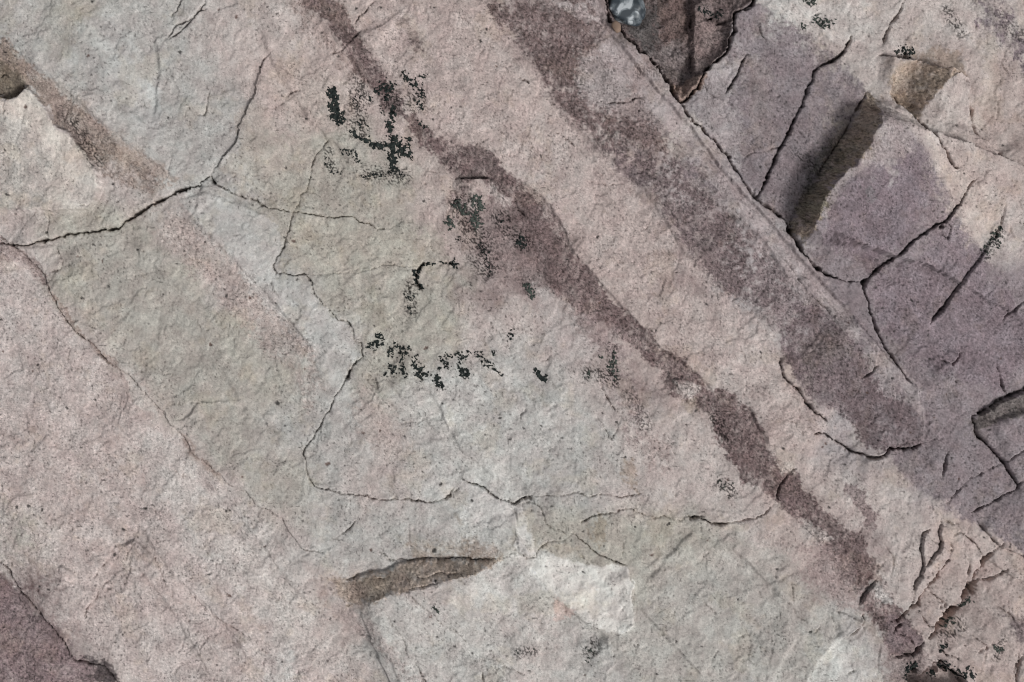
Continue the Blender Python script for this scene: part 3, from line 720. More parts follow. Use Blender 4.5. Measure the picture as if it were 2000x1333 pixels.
pigment([(1055, 1065), (1110, 1050), (1135, 1075), (1090, 1100)], (170, 158, 142), 0.6, 12, 1)
pigment([(1450, 100), (1500, 130), (1520, 300), (1470, 300)], (134, 120, 118), 0.4, 20, 2)
pigment([(465, 240), (495, 190), (545, 230), (520, 290), (470, 290)], (164, 150, 140), 0.5, 14, 1.5)
# pale and rosy patches
pigment([(-60, 60), (10, 78), (50, 112), (100, 148), (130, 185), (165, 203), (195, 235), (240, 292), (300, 342), (330, 372), (260, 372), (205, 345), (196, 330), (172, 300), (140, 262), (110, 245), (90, 210), (60, 172), (25, 190), (-60, 182)],
        (146, 129, 120), 0.85, 6, 0.8, 0.24, 0.25)
pigment([(100, 205), (118, 240), (145, 262), (175, 300), (165, 270), (130, 225)], (128, 112, 108), 0.7, 9, 1.2, 0.34, 0.3)
pigment([(-60, 95), (10, 120), (40, 150), (60, 172), (28, 192), (-60, 180)], (112, 101, 86), 0.75, 12, 1.2, 0.2)
pigment([(-60, 190), (26, 199), (62, 178), (90, 215), (110, 250), (140, 268), (170, 305), (192, 340), (192, 385), (174, 408), (88, 410), (-60, 408)], (204, 194, 185), 0.97, 3, 0.2, 0.08, 0.1)
pigment([(-60, 230), (50, 230), (100, 300), (85, 400), (-60, 400)], (170, 164, 160), 0.7, 22, 1.6, 0.14, 0.3)
pigment([(52, 108), (118, 172), (200, 240), (262, 292), (250, 270), (190, 212), (120, 150), (60, 98)], (186, 181, 176), 0.6, 6, 0.8, 0.05)
pigment([(160, 40), (220, 30), (320, 250), (300, 300), (240, 180), (140, 130)], (180, 180, 179), 0.6, 30, 1.5, 0.05)
pigment([(290, 165), (312, 180), (312, 240), (290, 255)], (188, 189, 188), 0.6, 8, 0.8, 0.04)
pigment([(300, 412), (340, 405), (400, 450), (470, 520), (545, 600), (612, 680), (640, 760), (600, 790), (540, 700), (450, 610), (380, 540), (310, 470)], (172, 156, 150), 0.62, 16, 1.7, 0.2, 0.5)
pigment([(345, 390), (400, 375), (470, 400), (540, 430), (560, 480), (535, 525), (600, 560), (680, 645), (700, 690), (650, 770), (625, 690), (560, 605), (480, 520), (410, 450)], (177, 175, 172), 0.85, 6, 0.8, 0.06, 0.15)
pigment([(110, 470), (230, 460), (300, 480), (400, 620), (520, 800), (600, 960), (640, 1060), (560, 1010), (430, 900), (330, 790), (200, 640)], (167, 161, 154), 0.7, 22, 1.4, 0.09, 0.15)
pigment([(590, 420), (740, 448), (860, 440), (880, 520), (700, 530), (545, 525)], (171, 164, 152), 0.7, 14, 1.2, 0.1, 0.2)
pigment([(430, 330), (500, 260), (620, 270), (740, 370), (800, 430), (640, 420), (500, 385)], (169, 161, 151), 0.7, 20, 1.4, 0.1, 0.2)
pigment([(530, 105), (640, 120), (700, 200), (680, 260), (560, 240), (510, 170)], (180, 164, 157), 0.7, 22, 1.4, 0.14, 0.2)
pigment([(1010, 90), (1160, 290), (1290, 420), (1400, 560), (1500, 640), (1560, 800), (1620, 830), (1540, 890), (1480, 800), (1440, 760), (1340, 690), (1230, 600), (1120, 470), (960, 290), (840, 230), (740, 120), (700, 0), (900, 0)],
        (180, 163, 159), 0.7, 14, 1.6, 0.17, 0.35)
pigment([(-60, 480), (40, 505), (110, 610), (215, 725), (330, 850), (480, 1000), (560, 1120), (640, 1230), (720, 1345), (300, 1345), (150, 1240), (-60, 1080)], (186, 173, 170), 0.7, 14, 1.2, 0.19, 0.35)
pigment([(20, 540), (90, 600), (180, 700), (160, 760), (60, 700), (-60, 640)], (186, 175, 172), 0.6, 26, 1.8, 0.13)
pigment([(280, 830), (420, 950), (560, 1080), (640, 1200), (560, 1280), (470, 1160), (340, 1010), (260, 900)], (186, 178, 174), 0.7, 28, 1.8, 0.14)
pigment([(1110, 1090), (1230, 1110), (1450, 1030), (1560, 1100), (1640, 1200), (1600, 1345), (1240, 1345)], (171, 166, 159), 0.6, 30, 1.6, 0.1)
pigment([(1000, 1085), (1060, 1080), (1150, 1100), (1225, 1106), (1236, 1145), (1237, 1222), (1213, 1240), (1150, 1215), (1100, 1180), (1050, 1130)], (210, 207, 202), 0.95, 5, 0.45, 0.04)
pigment([(1005, 985), (1020, 1000), (1045, 1050), (1048, 1085), (1012, 1080), (1003, 1040)], (202, 201, 198), 0.9, 6, 0.6, 0.06)
pigment([(880, 960), (920, 945), (1000, 985), (1000, 1075), (950, 1040), (900, 1000)], (186, 184, 182), 0.6, 12, 1)
pigment([(745, 755), (830, 745), (900, 770), (1000, 900), (1060, 960), (930, 930), (840, 850)], (188, 186, 182), 0.5, 20, 1.6)
pigment([(1600, 1270), (1660, 1240), (1670, 1290), (1620, 1345), (1580, 1345)], (196, 196, 192), 0.7, 12, 1)
pigment([(1475, 0), (1560, 10), (1700, 5), (1740, 60), (1660, 80), (1600, 70), (1520, 25)], (192, 184, 180), 0.7, 12, 1.2)
pigment([(150, 350), (185, 345), (196, 385), (176, 410), (140, 400)], (192, 184, 178), 0.8, 7, 0.8)
pigment([(240, 720), (280, 750), (320, 795), (300, 812), (258, 790)], (196, 188, 182), 0.7, 7, 0.8)
pigment([(540, 1110), (640, 1200), (700, 1290), (640, 1333), (560, 1250), (430, 1040)], (192, 182, 177), 0.6, 26, 2)
pigment([(300, 400), (350, 430), (520, 570), (610, 680), (560, 700), (430, 560), (330, 470)], (176, 160, 154), 0.6, 22, 2, 0.18)
pigment([(400, 380), (450, 400), (540, 540), (680, 640), (690, 700), (640, 690), (540, 620), (450, 500)], (184, 182, 180), 0.6, 18, 1.5)
pigment([(30, 520), (90, 600), (200, 720), (150, 760), (20, 700)], (184, 168, 164), 0.5, 26, 2)
pigment([(1080, 1170), (1120, 1190), (1120, 1215), (1085, 1210)], (190, 158, 150), 0.6, 8, 1)
pigment([(700, 740), (760, 790), (800, 900), (740, 900), (700, 820)], (178, 163, 157), 0.6, 22, 2, 0.16)
pigment([(1045, 560), (1100, 590), (1160, 680), (1130, 740), (1060, 680)], (190, 181, 179), 0.5, 18, 1.6)
pigment([(1770, 230), (1840, 330), (1900, 350), (1950, 400), (1940, 470), (1890, 480), (1840, 380)], (192, 176, 168), 0.6, 14, 1.2)
pigment([(690, 1185), (672, 1206), (740, 1262), (800, 1345), (860, 1345), (770, 1260)], (166, 148, 145), 0.5, 16, 1.5, 0.25, 0.4)

# height detail ---------------------------------------------------------------------------------
# flaky terraces: thin broken skins of stone
def terrace(f, k, sharp=8.0):
    q = f * k
    b = np.floor(q)
    return (b + sst((q - b - 0.5) * sharp + 0.5)) / k


fl1 = fbm(UW + 0.4 * VW, VW, 120, 4, 51)
fl2 = fbm(UW - 0.3 * VW, VW * 0.6, 46, 4, 52)
H += 6 * terrace(fl1, 2.2, 6) * (0.6 + 0.5 * n_big)
H += 1.0 * terrace(fl2, 2.0, 5)
fl3 = np.abs(fbm(UW, VW, 70, 3, 58))
H -= 1.6 * (1 - sst(fl3, 0.0, 0.03)) * sst(perlin(U / 95, V / 95, 59), 0.1, 0.45)
grey = sst(COL[..., 1] - COL[..., 0] * 0.93, -0.02, 0.02)
H += (0.5 + 0.4 * grey) * fbm(UA * 0.9, UB * 0.5 + UA * 0.5, 16, 3, 53)
rg = np.clip((GR - 0.03) / 0.12, 0.25, 2.2)
H += 0.8 * fbm(U, V, 7.5, 2, 54) * rg
H += 0.6 * perlin(U / 3.6, V / 3.6, 55) * rg
H += 1.2 * np.clip(1.4 - rg, 0, 1) * terrace(fbm((UW * 0.97 + VW * 0.25) / 1, (VW - 0.25 * UW) / 2.6, 26, 3, 47), 2.2, 5)
# little pits
pit = perlin(U / 5.5, V / 5.5, 56)
pm = sst(perlin(U / 70, V / 70, 57), -0.1, 0.5)
H -= 3.0 * sst(pit, 0.52, 0.75) * (0.3 + pm)

# now sink the cracks
wvar = 0.82 + 0.9 * perlin(U / 22, V / 22, 61) + 0.5 * perlin(U / 6, V / 6, 62)
wvar = np.clip(wvar, 0.35, 1.9)
for pts, w, dep in CRACKS:
    sl, D, S, T, tot = line_field(pts, 16 + w * 3)
    e = 0.35 + 0.65 * sst(np.minimum(T, tot - T), -1, min(18, 0.3 * tot))
    ww = np.maximum(0.86 * w * wvar[sl] * (0.55 + 0.45 * e), 0.85)
    dd = dep * e * np.clip(0.25 + 0.75 * wvar[sl], 0.25, 1.3)
    g = np.exp(-(D / ww) ** 2)
    H[sl] -= np.where(D < 16 + w * 3, dd * g + 0.05 * dep * np.exp(-D / 5), 0)

# ------------------------------------------------------------------ pigment detail
g1 = perlin(U / 3.3, V / 3.3, 71)
g2 = perlin(U / 5.6, V / 5.6, 72)
g3 = fbm(U, V, 15, 2, 73)
g4 = fbm(U, V, 55, 2, 74)
st = perlin((U * 0.97 + V * 0.2) / 9, (V - 0.2 * U) / 34, 75) + 0.6 * perlin((UA * 0.3 + UB) / 14, UA / 60, 70)
lum = 1 + GR * (1.25 * g1 + 1.0 * g2 + 0.7 * g3 + 0.75 * fbm(UA / 1.6, UB, 26, 3, 97)) + 0.09 * g4 + 0.05 * st + 0.055 * perlin(U / 24, V / 24, 85) + 0.04 * n_mid + 0.05 * perlin(UA / 260, UB / 34, 89) + (0.02 + 0.45 * GR) * 0.45 * (perlin(UA / 24, UB / 4.2, 87) + 0.6 * perlin(UA / 60, UB / 10, 88))
# squiggling dark grain lines and dark mineral dots
sq = np.abs(perlin(UW / 7, VW / 7, 76))
dens = sst(perlin(U / 48, V / 48, 77) + 4.5 * (GR - 0.12), -0.4, 0.45)
lum *= 1 - (0.16 + 1.0 * np.clip(GR - 0.08, 0, 1)) * (1 - sst(sq, 0.0, 0.11)) * (0.2 + 0.8 * dens) * sst(g3, -0.5, 0.1)
dot = perlin(U / 3.7, V / 3.7, 78)
lum *= 1 - (0.22 + 0.9 * np.clip(GR - 0.1, 0, 1)) * sst(dot, 0.26, 0.50) * (0.18 + 0.82 * dens)
dot2 = perlin(U / 5.6, V / 5.6, 79)
lum *= 1 - 0.6 * sst(dot2, 0.5, 0.62) * sst(perlin(U / 120, V / 120, 80) + 0.8 * dens, -0.1, 0.7)
lite = perlin(U / 3.4, V / 3.4, 81)
lum *= 1 + (0.05 + 0.9 * GR) * sst(lite, 0.25, 0.55)
lum = 1 + (np.clip(lum * (1 + 0.25 * GR), 0.22, 1.5) - 1) * (1 - 0.9 * sst(np.maximum(np.maximum(-U, U - 2000), np.maximum(-V, V - 1333)), 150, 650))
br1 = np.abs(fbm(UW, VW * 0.7, 34, 3, 93))
br2 = fbm((UW * 0.96 + VW * 0.28), (VW - 0.28 * UW) / 2.4, 20, 3, 94)
pale = (1 - sst(br1, 0.0, 0.045)) * sst(perlin(U / 60, V / 60, 95), -0.1, 0.4) * 0.10 + sst(br2, 0.25, 0.7) * 0.09 - sst(-br2, 0.3, 0.8) * 0.06
lum = lum + pale * np.clip(1.5 - GR / 0.14, 0.25, 1) * (1 - far)
COL *= lum[..., None]
# iron, rose and lichen-grey tints that drift over the stone in patches a few centimetres wide
iron = sst(fbm(U, V, 80, 4, 82) + 0.35 * perlin(U / 14, V / 14, 86), 0.25, 0.75) * 0.14
COL *= np.stack([1.0 - 0.04 * iron, 1.0 - 0.20 * iron, 1.0 - 0.55 * iron], -1)
ros = fbm(U, V, 38, 3, 83)
rose = sst(ros, 0.0, 0.6)[..., None]
cool = sst(-ros, 0.05, 0.6)[..., None]
COL *= 1 + rose * np.array([0.012, -0.026, -0.022], np.float32)
COL *= 1 + cool * np.array([-0.03, 0.008, 0.012], np.float32)
COL *= (1 + 0.06 * (cool - rose))
# small rusty and black mineral spots the photograph shows one by one
SPOTS = [(54, 212, 5, 'r'), (11, 292, 4, 'k'), (15, 380, 5, 'k'), (411, 675, 4.5, 'r'), (541, 787, 5, 'k'), (352, 101, 4, 'k'), (70, 711, 4, 'k'), (221, 1085, 5, 'k'),
         (283, 996, 4, 'k'), (640, 908, 5, 'r'), (587, 874, 3, 'k'), (704, 801, 3, 'k'), (710, 846, 4, 'r'), (442, 579, 4, 'k'), (220, 360, 4.5, 'k'), (573, 471, 5, 'r'),
         (537, 593, 3, 'k'), (831, 679, 5, 'r'), (855, 1240, 4, 'k'), (521, 1237, 3, 'k'), (1583, 1235, 4, 'k'), (1815, 702, 3, 'k'), (36, 990, 4, 'k'), (58, 988, 4, 'k'),
         (83, 994, 4, 'k'), (450, 1164, 4, 'r'), (240, 1036, 5, 'k'), (848, 1077, 6, 'k'), (877, 1123, 4, 'k'), (1725, 600, 4, 'k'), (1710, 562, 4, 'k'), (213, 560, 3, 'k'),
         (538, 843, 2.5, 'k'), (1058, 833, 2.5, 'k'), (1198, 851, 3, 'k'), (1222, 893, 3, 'k'), (320, 578, 3, 'k'), (289, 632, 2.5, 'k'), (922, 1272, 3, 'k'),
         (742, 843, 2.5, 'r'), (862, 945, 4, 'k'), (130, 798, 3, 'k'), (158, 875, 3, 'k'), (175, 110, 3, 'r'), (1440, 1170, 3, 'k'), (1797, 1198, 3, 'k'), (1812, 1125, 2.5, 'k')]
rq = np.random.RandomState(5)
SPOTS += [(rq.uniform(0, 2000), rq.uniform(0, 1333), rq.uniform(1.9, 3.6), 'k' if rq.rand() < 0.85 else 'r') for _ in range(230)]
for x, y, r, k in SPOTS:
    sl = box(x, x, y, y, 3 * r)
    d = np.hypot(UW[sl] - x, (VW[sl] - y) * 1.15) + 1.4 * g1[sl]
    m = (1 - sst(d, r * 0.5, r * 1.1)) * 0.9
    c = lin((96, 72, 64) if k == 'r' else (48, 46, 46))
    COL[sl] += (c - COL[sl]) * m[..., None]
    H[sl] -= 2.5 * (1 - sst(d, 0, r))

# manganese-black dusting round the lichen
DUST = [((700, 165), (700, 250), 34, .5), ((770, 200), (810, 200), 34, .5), ((905, 400), (950, 520), 42, .6), ((975, 425), (1025, 480), 26, .5), ((720, 340), (790, 345), 26, .4),
        ((800, 560), (805, 612), 20, .4), ((1150, 730), (1195, 740), 26, .4), ((1195, 680), (1200, 740), 18, .4), ((1410, 940), (1430, 965), 22, .5), ((1230, 770), (1260, 830), 24, .3),
        ((1850, 20), (1880, 60), 22, .35), ((1880, 1220), (1850, 1250), 24, .4), ((1150, 1275), (1160, 1260), 20, .4), ((1010, 1272), (1040, 1272), 18, .35), ((880, 1270), (990, 1310), 26, .15),
        ((1395, 810), (1420, 860), 18, .6), ((1560, 300), (1600, 330), 26, .3), ((1920, 500), (1950, 460), 22, .4), ((1960, 1250), (1950, 1285), 14, .4), ((640, 300), (650, 330), 16, .4),
        ((150, 240), (190, 320), 24, .35), ((1250, 140), (1300, 140), 24, .25), ((1950, 30), (1995, 70), 24, .3)]
dn = perlin(U / 3.8, V / 3.8, 91) + 0.5 * perlin(U / 11, V / 11, 92)
for a, b, r, amt in DUST:
    sl, D, S, T, tot = line_field([a, b], r)
    m = sst(1 - D / r, 0, 0.7) * sst(dn[sl] + 0.25 * (1 - D / r), 0.22, 0.42) * np.minimum(amt * 2.2, 1)
    COL[sl] *= (1 - np.clip(m, 0, 0.8))[..., None] * np.ones(3, np.float32)
lumi = COL @ np.array([0.3, 0.59, 0.11], np.float32)
COL = lumi[..., None] + (COL - lumi[..., None]) * 0.74
COL = np.clip(COL * np.array([1.07, 1.054, 1.034], np.float32), 0.01, 0.8)

# ------------------------------------------------------------------ materials
def new_mat(name):
    m = bpy.data.materials.new(name)
    m.use_nodes = True
    return m, m.node_tree.nodes, m.node_tree.links, m.node_tree.nodes['Principled BSDF']


def rock_material():
    m, N, L, B = new_mat("speckled_quartzite")
    at = N.new("ShaderNodeAttribute")
    at.attribute_name = "stone"
    geo = N.new("ShaderNodeNewGeometry")
    n1 = N.new("ShaderNodeTexNoise")
    n1.inputs['Scale'].default_value = 420
    n1.inputs['Detail'].default_value = 3
    n1.inputs['Roughness'].default_value = 0.7
    L.new(geo.outputs['Position'], n1.inputs['Vector'])
    rmp = N.new("ShaderNodeMapRange")
    rmp.inputs['From Min'].default_value = 0.3
    rmp.inputs['From Max'].default_value = 0.7
    # the coarser the stone, the stronger its grain
    for nm_, far_ in (('To Min', 0.66), ('To Max', 1.38)):
        g_m = N.new("ShaderNodeMapRange")
        g_m.inputs['To Min'].default_value = 0.90 if nm_ == 'To Min' else 1.10
        g_m.inputs['To Max'].default_value = far_
        L.new(at.outputs['Alpha'], g_m.inputs['Value'])
        L.new(g_m.outputs[0], rmp.inputs[nm_])
    n3 = N.new("ShaderNodeTexNoise")               # dark mineral grains
    n3.inputs['Scale'].default_value = 230
    n3.inputs['Detail'].default_value = 2
    n3.inputs['Roughness'].default_value = 0.6
    L.new(geo.outputs['Position'], n3.inputs['Vector'])
    r3 = N.new("ShaderNodeMapRange")
    r3.inputs['From Min'].default_value = 0.60
    r3.inputs['From Max'].default_value = 0.68
    r3.inputs['To Min'].default_value = 1.0
    g_3 = N.new("ShaderNodeMapRange")
    g_3.inputs['To Min'].default_value = 0.85
    g_3.inputs['To Max'].default_value = 0.35
    L.new(at.outputs['Alpha'], g_3.inputs['Value'])
    L.new(g_3.outputs[0], r3.inputs['To Max'])
    L.new(n3.outputs['Fac'], r3.inputs['Value'])
    mm = N.new("ShaderNodeMath")
    mm.operation = 'MULTIPLY'
    L.new(n1.outputs['Fac'], rmp.inputs['Value'])
    mul = N.new("ShaderNodeVectorMath")
    mul.operation = 'SCALE'
    L.new(at.outputs['Color'], mul.inputs[0])
    L.new(rmp.outputs[0], mm.inputs[0])
    L.new(r3.outputs[0], mm.inputs[1])
    L.new(mm.outputs[0], mul.inputs['Scale'])
    L.new(mul.outputs[0], B.inputs['Base Color'])
    n2 = N.new("ShaderNodeTexNoise")
    n2.inputs['Scale'].default_value = 260
    n2.inputs['Detail'].default_value = 4
    n2.inputs['Roughness'].default_value = 0.65
    L.new(geo.outputs['Position'], n2.inputs['Vector'])
    bp = N.new("ShaderNodeBump")
    bp.inputs['Strength'].default_value = 0.35
    bp.inputs['Distance'].default_value = 0.0022
    L.new(n2.outputs['Fac'], bp.inputs['Height'])
    L.new(bp.outputs[0], B.inputs['Normal'])
    B.inputs['Roughness'].default_value = 0.88
    B.inputs['Specular IOR Level'].default_value = 0.22
    return m


ROCK = rock_material()


def lichen_material(name, c1, c2):
    m, N, L, B = new_mat(name)
    geo = N.new("ShaderNodeNewGeometry")
    n1 = N.new("ShaderNodeTexNoise")
    n1.inputs['Scale'].default_value = 180
    n1.inputs['Detail'].default_value = 4
    L.new(geo.outputs['Position'], n1.inputs['Vector'])
    cr = N.new("ShaderNodeValToRGB")
    cr.color_ramp.elements[0].position = 0.35
    cr.color_ramp.elements[0].color = (*c1, 1)
    cr.color_ramp.elements[1].position = 0.7
    cr.color_ramp.elements[1].color = (*c2, 1)
    L.new(n1.outputs['Fac'], cr.inputs[0])
    L.new(cr.outputs[0], B.inputs['Base Color'])
    bp = N.new("ShaderNodeBump")
    bp.inputs['Strength'].default_value = 0.6
    bp.inputs['Distance'].default_value = 0.002
    L.new(n1.outputs['Fac'], bp.inputs['Height'])
    L.new(bp.outputs[0], B.inputs['Normal'])
    B.inputs['Roughness'].default_value = 0.95
    B.inputs['Specular IOR Level'].default_value = 0.1
    return m


LICHEN = lichen_material("black_crust_lichen", (0.010, 0.013, 0.013), (0.042, 0.050, 0.046))
LICHEN_GREY = lichen_material("grey_crust_lichen", (0.03, 0.036, 0.032), (0.10, 0.115, 0.10))

# ------------------------------------------------------------------ cutting the relief into slabs
XB0, XB1, YB0, YB1 = -130, 2130, -130, 1463
L_ = -400
edgeR, edgeB = 2400, 1733
C3all = C3 + C3b[1:] + C3c[1:]
SLABS = [
    # name, label, outline (later outlines cut into earlier ones)
    ("flat_rock", "broad pink slab crossed by the long dark purple vein",
     [(L_, L_), (edgeR, L_), (edgeR, edgeB), (L_, edgeB)]),
    ("flat_rock", "smooth light grey slab filling the top left, above the bold black crack",
     [(L_, L_), (540, L_), (528, 102)] + B3[1:] + [(411, 343)] + C1[::-1] + [(L_, 470)]),
    ("flat_rock", "brown pitted strip slanting down beside the pale tongue at the left edge",
     [(L_, 60), (15, 82), (55, 112), (100, 150), (160, 196), (215, 245), (285, 298), (345, 345), (360, 368), (320, 385), (262, 420), (243, 432), (185, 452), (100, 468), (45, 480), (0, 470), (L_, 440)]),
    ("flat_rock", "raised pale pink tongue of rock at the left edge under the brown notch",
     [(L_, 182), (25, 195), (60, 172), (90, 210), (110, 245), (140, 262), (172, 300), (195, 338), (195, 385), (176, 411), (90, 413), (L_, 413)]),
    ("flat_rock", "grainy pale pink slab filling the lower left, below the long slanting crack",
     [(L_, 440), (0, 462)] + C2[1:] + C2b[1:] + C2c[1:] + [(655, 1135), (676, 1190), (672, 1206), (692, 1228), (740, 1262), (768, 1290), (785, 1345), (820, edgeB), (L_, edgeB)]),
    ("flat_rock", "dark purple coarse rock in the bottom left corner",
     [(L_, 1040)] + A1 + [(270, edgeB), (L_, edgeB)]),
    ("flat_rock", "long greenish grey slab with scattered black dots below the bold black crack",
     C1 + C1b + C3[1:] + C3b[1:14] + [(596, 873), (591, 885), (598, 905), (600, 920), (607, 942), (640, 956), (700, 968), (752, 978), (720, 1000), (698, 1016), (642, 1077)] + (C2 + C2b[1:] + C2c[1:])[::-1]),
    ("flat_rock", "flat greenish tan plate enclosed by hairline cracks left of the purple vein",
     C1c + [(760, 445), (815, 440), (872, 415), (900, 460), (890, 518), (815, 518)] + E1[::-1] + C3[:9][::-1]),
    ("flat_rock", "pale grey slab with a row of black lichen along its upper part",
     E1 + [(890, 518), (950, 545), (1060, 560), (1155, 625), (1250, 695), (1338, 790), (1395, 850), (1452, 942), (1515, 985)] + C6c[::-1] + C6b[::-1] + [(1298, 1011), (1256, 963)]
     + C4b[::-1] + C4[::-1] + [(885, 955)] + C3c[::-1] + C3b[::-1] + C3[10:][::-1]),
    ("flat_rock", "triangular grey piece above the brown ledge near the bottom",
     [(642, 1077), (698, 1016), (720, 1000), (752, 978), (790, 975), (840, 981), (885, 955), (902, 932), (948, 955), (1003, 985), (1005, 1040), (1012, 1080), (984, 1093)] + ledge_foot[::-1]),
    ("rock_fragment", "slim bright white sliver of rock above the broad white patch",
     [(1003, 985), (1018, 1000), (1040, 1040), (1050, 1075), (1035, 1086), (1012, 1078), (1005, 1040)]),
    ("rock_fragment", "small grey wedge between the white sliver and the curling crack",
     C4[6:] + C4b[1:5] + [(1165, 1004)] + C5b[:3][::-1] + [(1120, 1038), (1110, 1046)] + C5c[:5] + [(1040, 1040), (1018, 1000), (1008, 985)]),
    ("flat_rock", "pale raised slab with a brown ledge face along its top and a white corner",
     ledge_foot + [(984, 1093), (1012, 1080), (1033, 1088), (1046, 1086), (1060, 1064), (1110, 1046), (1120, 1038)] + C5[2:] + [(1230, 1125), (1237, 1145), (1235, 1170), (1238, 1205), (1236, 1222), (1213, 1240), (1190, 1245), (1192, 1270),
      (1202, 1296), (1190, 1312), (1180, 1345), (1160, edgeB), (820, edgeB), (785, 1345), (768, 1290), (740, 1262), (692, 1228), (672, 1206), (690, 1185), (655, 1135)]),
    ("flat_rock", "wide smooth greenish grey slab at the bottom, right of the white corner",
     [(1120, 1038), (1135, 1022), (1165, 1004), (1203, 1000), (1232, 996), (1262, 1007), (1298, 1011), (1338, 1008)] + C6b[1:] + C6c[1:] + [(1548, 1008), (1572, 1032), (1610, 1080), (1640, 1130), (1684, 1170), (1688, 1214), (1655, 1245), (1637, 1252), (1700, 1345), (1720, edgeB), (1160, edgeB),
      (1180, 1345), (1190, 1312), (1202, 1296), (1192, 1270), (1190, 1245), (1213, 1240), (1236, 1222), (1238, 1205), (1235, 1170), (1237, 1145), (1230, 1125)] + C5[2:][::-1]),
    ("flat_rock", "pink slab at the lower right where the purple vein ends",
     [(1515, 985), (1517, 965), (1555, 915), (1590, 848)] + R6b[1:9] + [(1762, 932), (1800, 962), (1850, 992), (1910, 1020), (1940, 1055), (1900, 1090), (1851, 1093), (1812, 1150), (1765, 1205), (1740, 1216), (1785, 1283), (1800, 1345), (1810, edgeB), (1720, edgeB), (1700, 1345), (1637, 1252), (1688, 1214), (1684, 1170), (1640, 1130), (1572, 1032)]),
    ("flat_rock", "dark mottled purple block with a rounded lower end beside the pink rim cracks",
     R6 + [(1597, 845)] + R6b[1:] + [(1803, 850), (1803, 800), (1790, 762), (1745, 712), (1700, 660), (1652, 600), (1600, 560), (1550, 590), (1526, 660)]),
    ("flat_rock", "sunken dark brown wedge between two black cracks at the top edge", wedge),
    ("flat_rock", "violet grey plate between the wedge and the steep brown face",
     [(1490, -200)] + R2[::-1] + R1b + [(1543, 436)] + prism_foot[::-1][2:] + [(1700, 188), (1655, 110), (1640, 108), (1580, 62), (1512, 28), (1490, 10)]),
    ("flat_rock", "cream and pink slab with black lichen flecks at the top right",
     [(1490, -200), (1490, 0), (1512, 28), (1580, 62), (1640, 108), (1657, 85), (1664, 70), (1720, 108)] + [(1790, 122), (1850, 136), (1888, 152), (1888, 200), (1905, 258), (1960, 310), (2010, 360), (edgeR, 500), (edgeR, L_), (1500, L_)]),
    ("rock_block", "big violet prism shaped block with a steep brown left face",
     prism_foot + [(1575, 500), (1615, 539), (1655, 550), (1680, 553)] + R4[1:] + R4c[1:] + [(1870, 332)] + R4b[::-1] + [(1720, 180), (1690, 160), (1690, 186)]),
    ("rock_block", "small three sided block with one brown face and one pink face near the top right",
     R4b + [(1898, 330), (1886, 260), (1888, 200), (1888, 152), (1850, 136), (1790, 122), (1765, 140), (1745, 162)]),
    ("rock_fragment", "narrow cream piece between the cracks left of the three sided block",
     [(1664, 70), (1657, 85), (1650, 102), (1640, 108), (1660, 135), (1690, 160), (1720, 180), (1738, 182), (1745, 162), (1765, 140), (1790, 122), (1720, 108), (1690, 70)]),
    ("flat_rock", "violet plate below the prism shaped block, between two slanting cracks",
     R4 + R4c[1:] + [(1930, 330), (1960, 400)] + R5[1:] + [(1780, 690), (1790, 760), (1776, 752)] + R1e[::-1]),
    ("flat_rock", "pink weathered rock at the right edge beside the three sided block",
     [(1898, 330), (1905, 258), (1960, 310), (2010, 360), (edgeR, 500), (edgeR, 700), (2000, 560), (1950, 520), (1926, 480), (1960, 400), (1930, 330)]),
    ("flat_rock", "dull violet slab at the right edge above the dark green gap",
     R5[4:] + [(1780, 690), (1790, 762), (1803, 800), (1803, 850), (1797, 868), (1785, 876), (1840, 900), (1870, 860), (1902, 815)] + R7[::-1] + [(edgeR, 740), (edgeR, 700), (2000, 560), (1950, 520)]),
    ("rock_block", "squared violet block at the right edge under the dark green gap",
     R7 + R7b[1:6] + [(1962, 902), (1990, 885), (2030, 860), (edgeR, 820), (edgeR, 740)]),
    ("flat_rock", "bluish violet slab right of the pink band, tapering to the lower right",
     [(1740, 874), (1768, 880), (1797, 868), (1785, 876), (1840, 900), (1870, 860), (1902, 815)] + R7b[1:] + [(1962, 970), (1900, 1005), (1850, 992), (1800, 962), (1762, 932), (1728, 891)]),
    ("flat_rock", "small violet corner slab at the right edge between thin cracks",
     [(1962, 902), (1990, 885), (2030, 860), (edgeR, 820), (edgeR, 1250), (2010, 1090), (1975, 1078), (1940, 1055), (1910, 1020), (1900, 1005), (1962, 970), (1990, 950), (1975, 925)]),
    ("rock_fragment", "leaf shaped pink flake between two short cracks at the lower right",
     [(1815, 1036), (1799, 1055), (1800, 1080), (1804, 1105), (1818, 1092), (1838, 1060), (1836, 1036)]),
    ("flat_rock", "long pink sliver between two cracks leaning to the upper right",
     [(1851, 1093), (1900, 1085), (1940, 1060), (1950, 1070), (1940, 1083)] + N3[1:] + [(1808, 1258), (1790, 1230), (1768, 1205), (1765, 1205)] + N2[:-1][::-1]),
    ("flat_rock", "speckled pink rock in the bottom right corner beyond the black holes",
     [(1940, 1055), (1975, 1078), (2010, 1090), (edgeR, 1250), (edgeR, edgeB), (1810, edgeB), (1800, 1345), (1785, 1283), (1807, 1260), (1820, 1250)] + N3[:-1][::-1] + [(1950, 1070)]),
]
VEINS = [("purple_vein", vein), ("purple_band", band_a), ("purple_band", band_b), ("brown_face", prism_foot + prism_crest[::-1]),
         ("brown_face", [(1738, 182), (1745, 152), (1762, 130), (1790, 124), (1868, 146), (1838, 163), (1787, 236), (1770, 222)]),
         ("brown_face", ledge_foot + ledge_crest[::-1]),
         ("white_patch", [(1000, 1080), (1120, 1085), (1225, 1108), (1236, 1150), (1237, 1225), (1180, 1235), (1110, 1190), (1050, 1120)])]

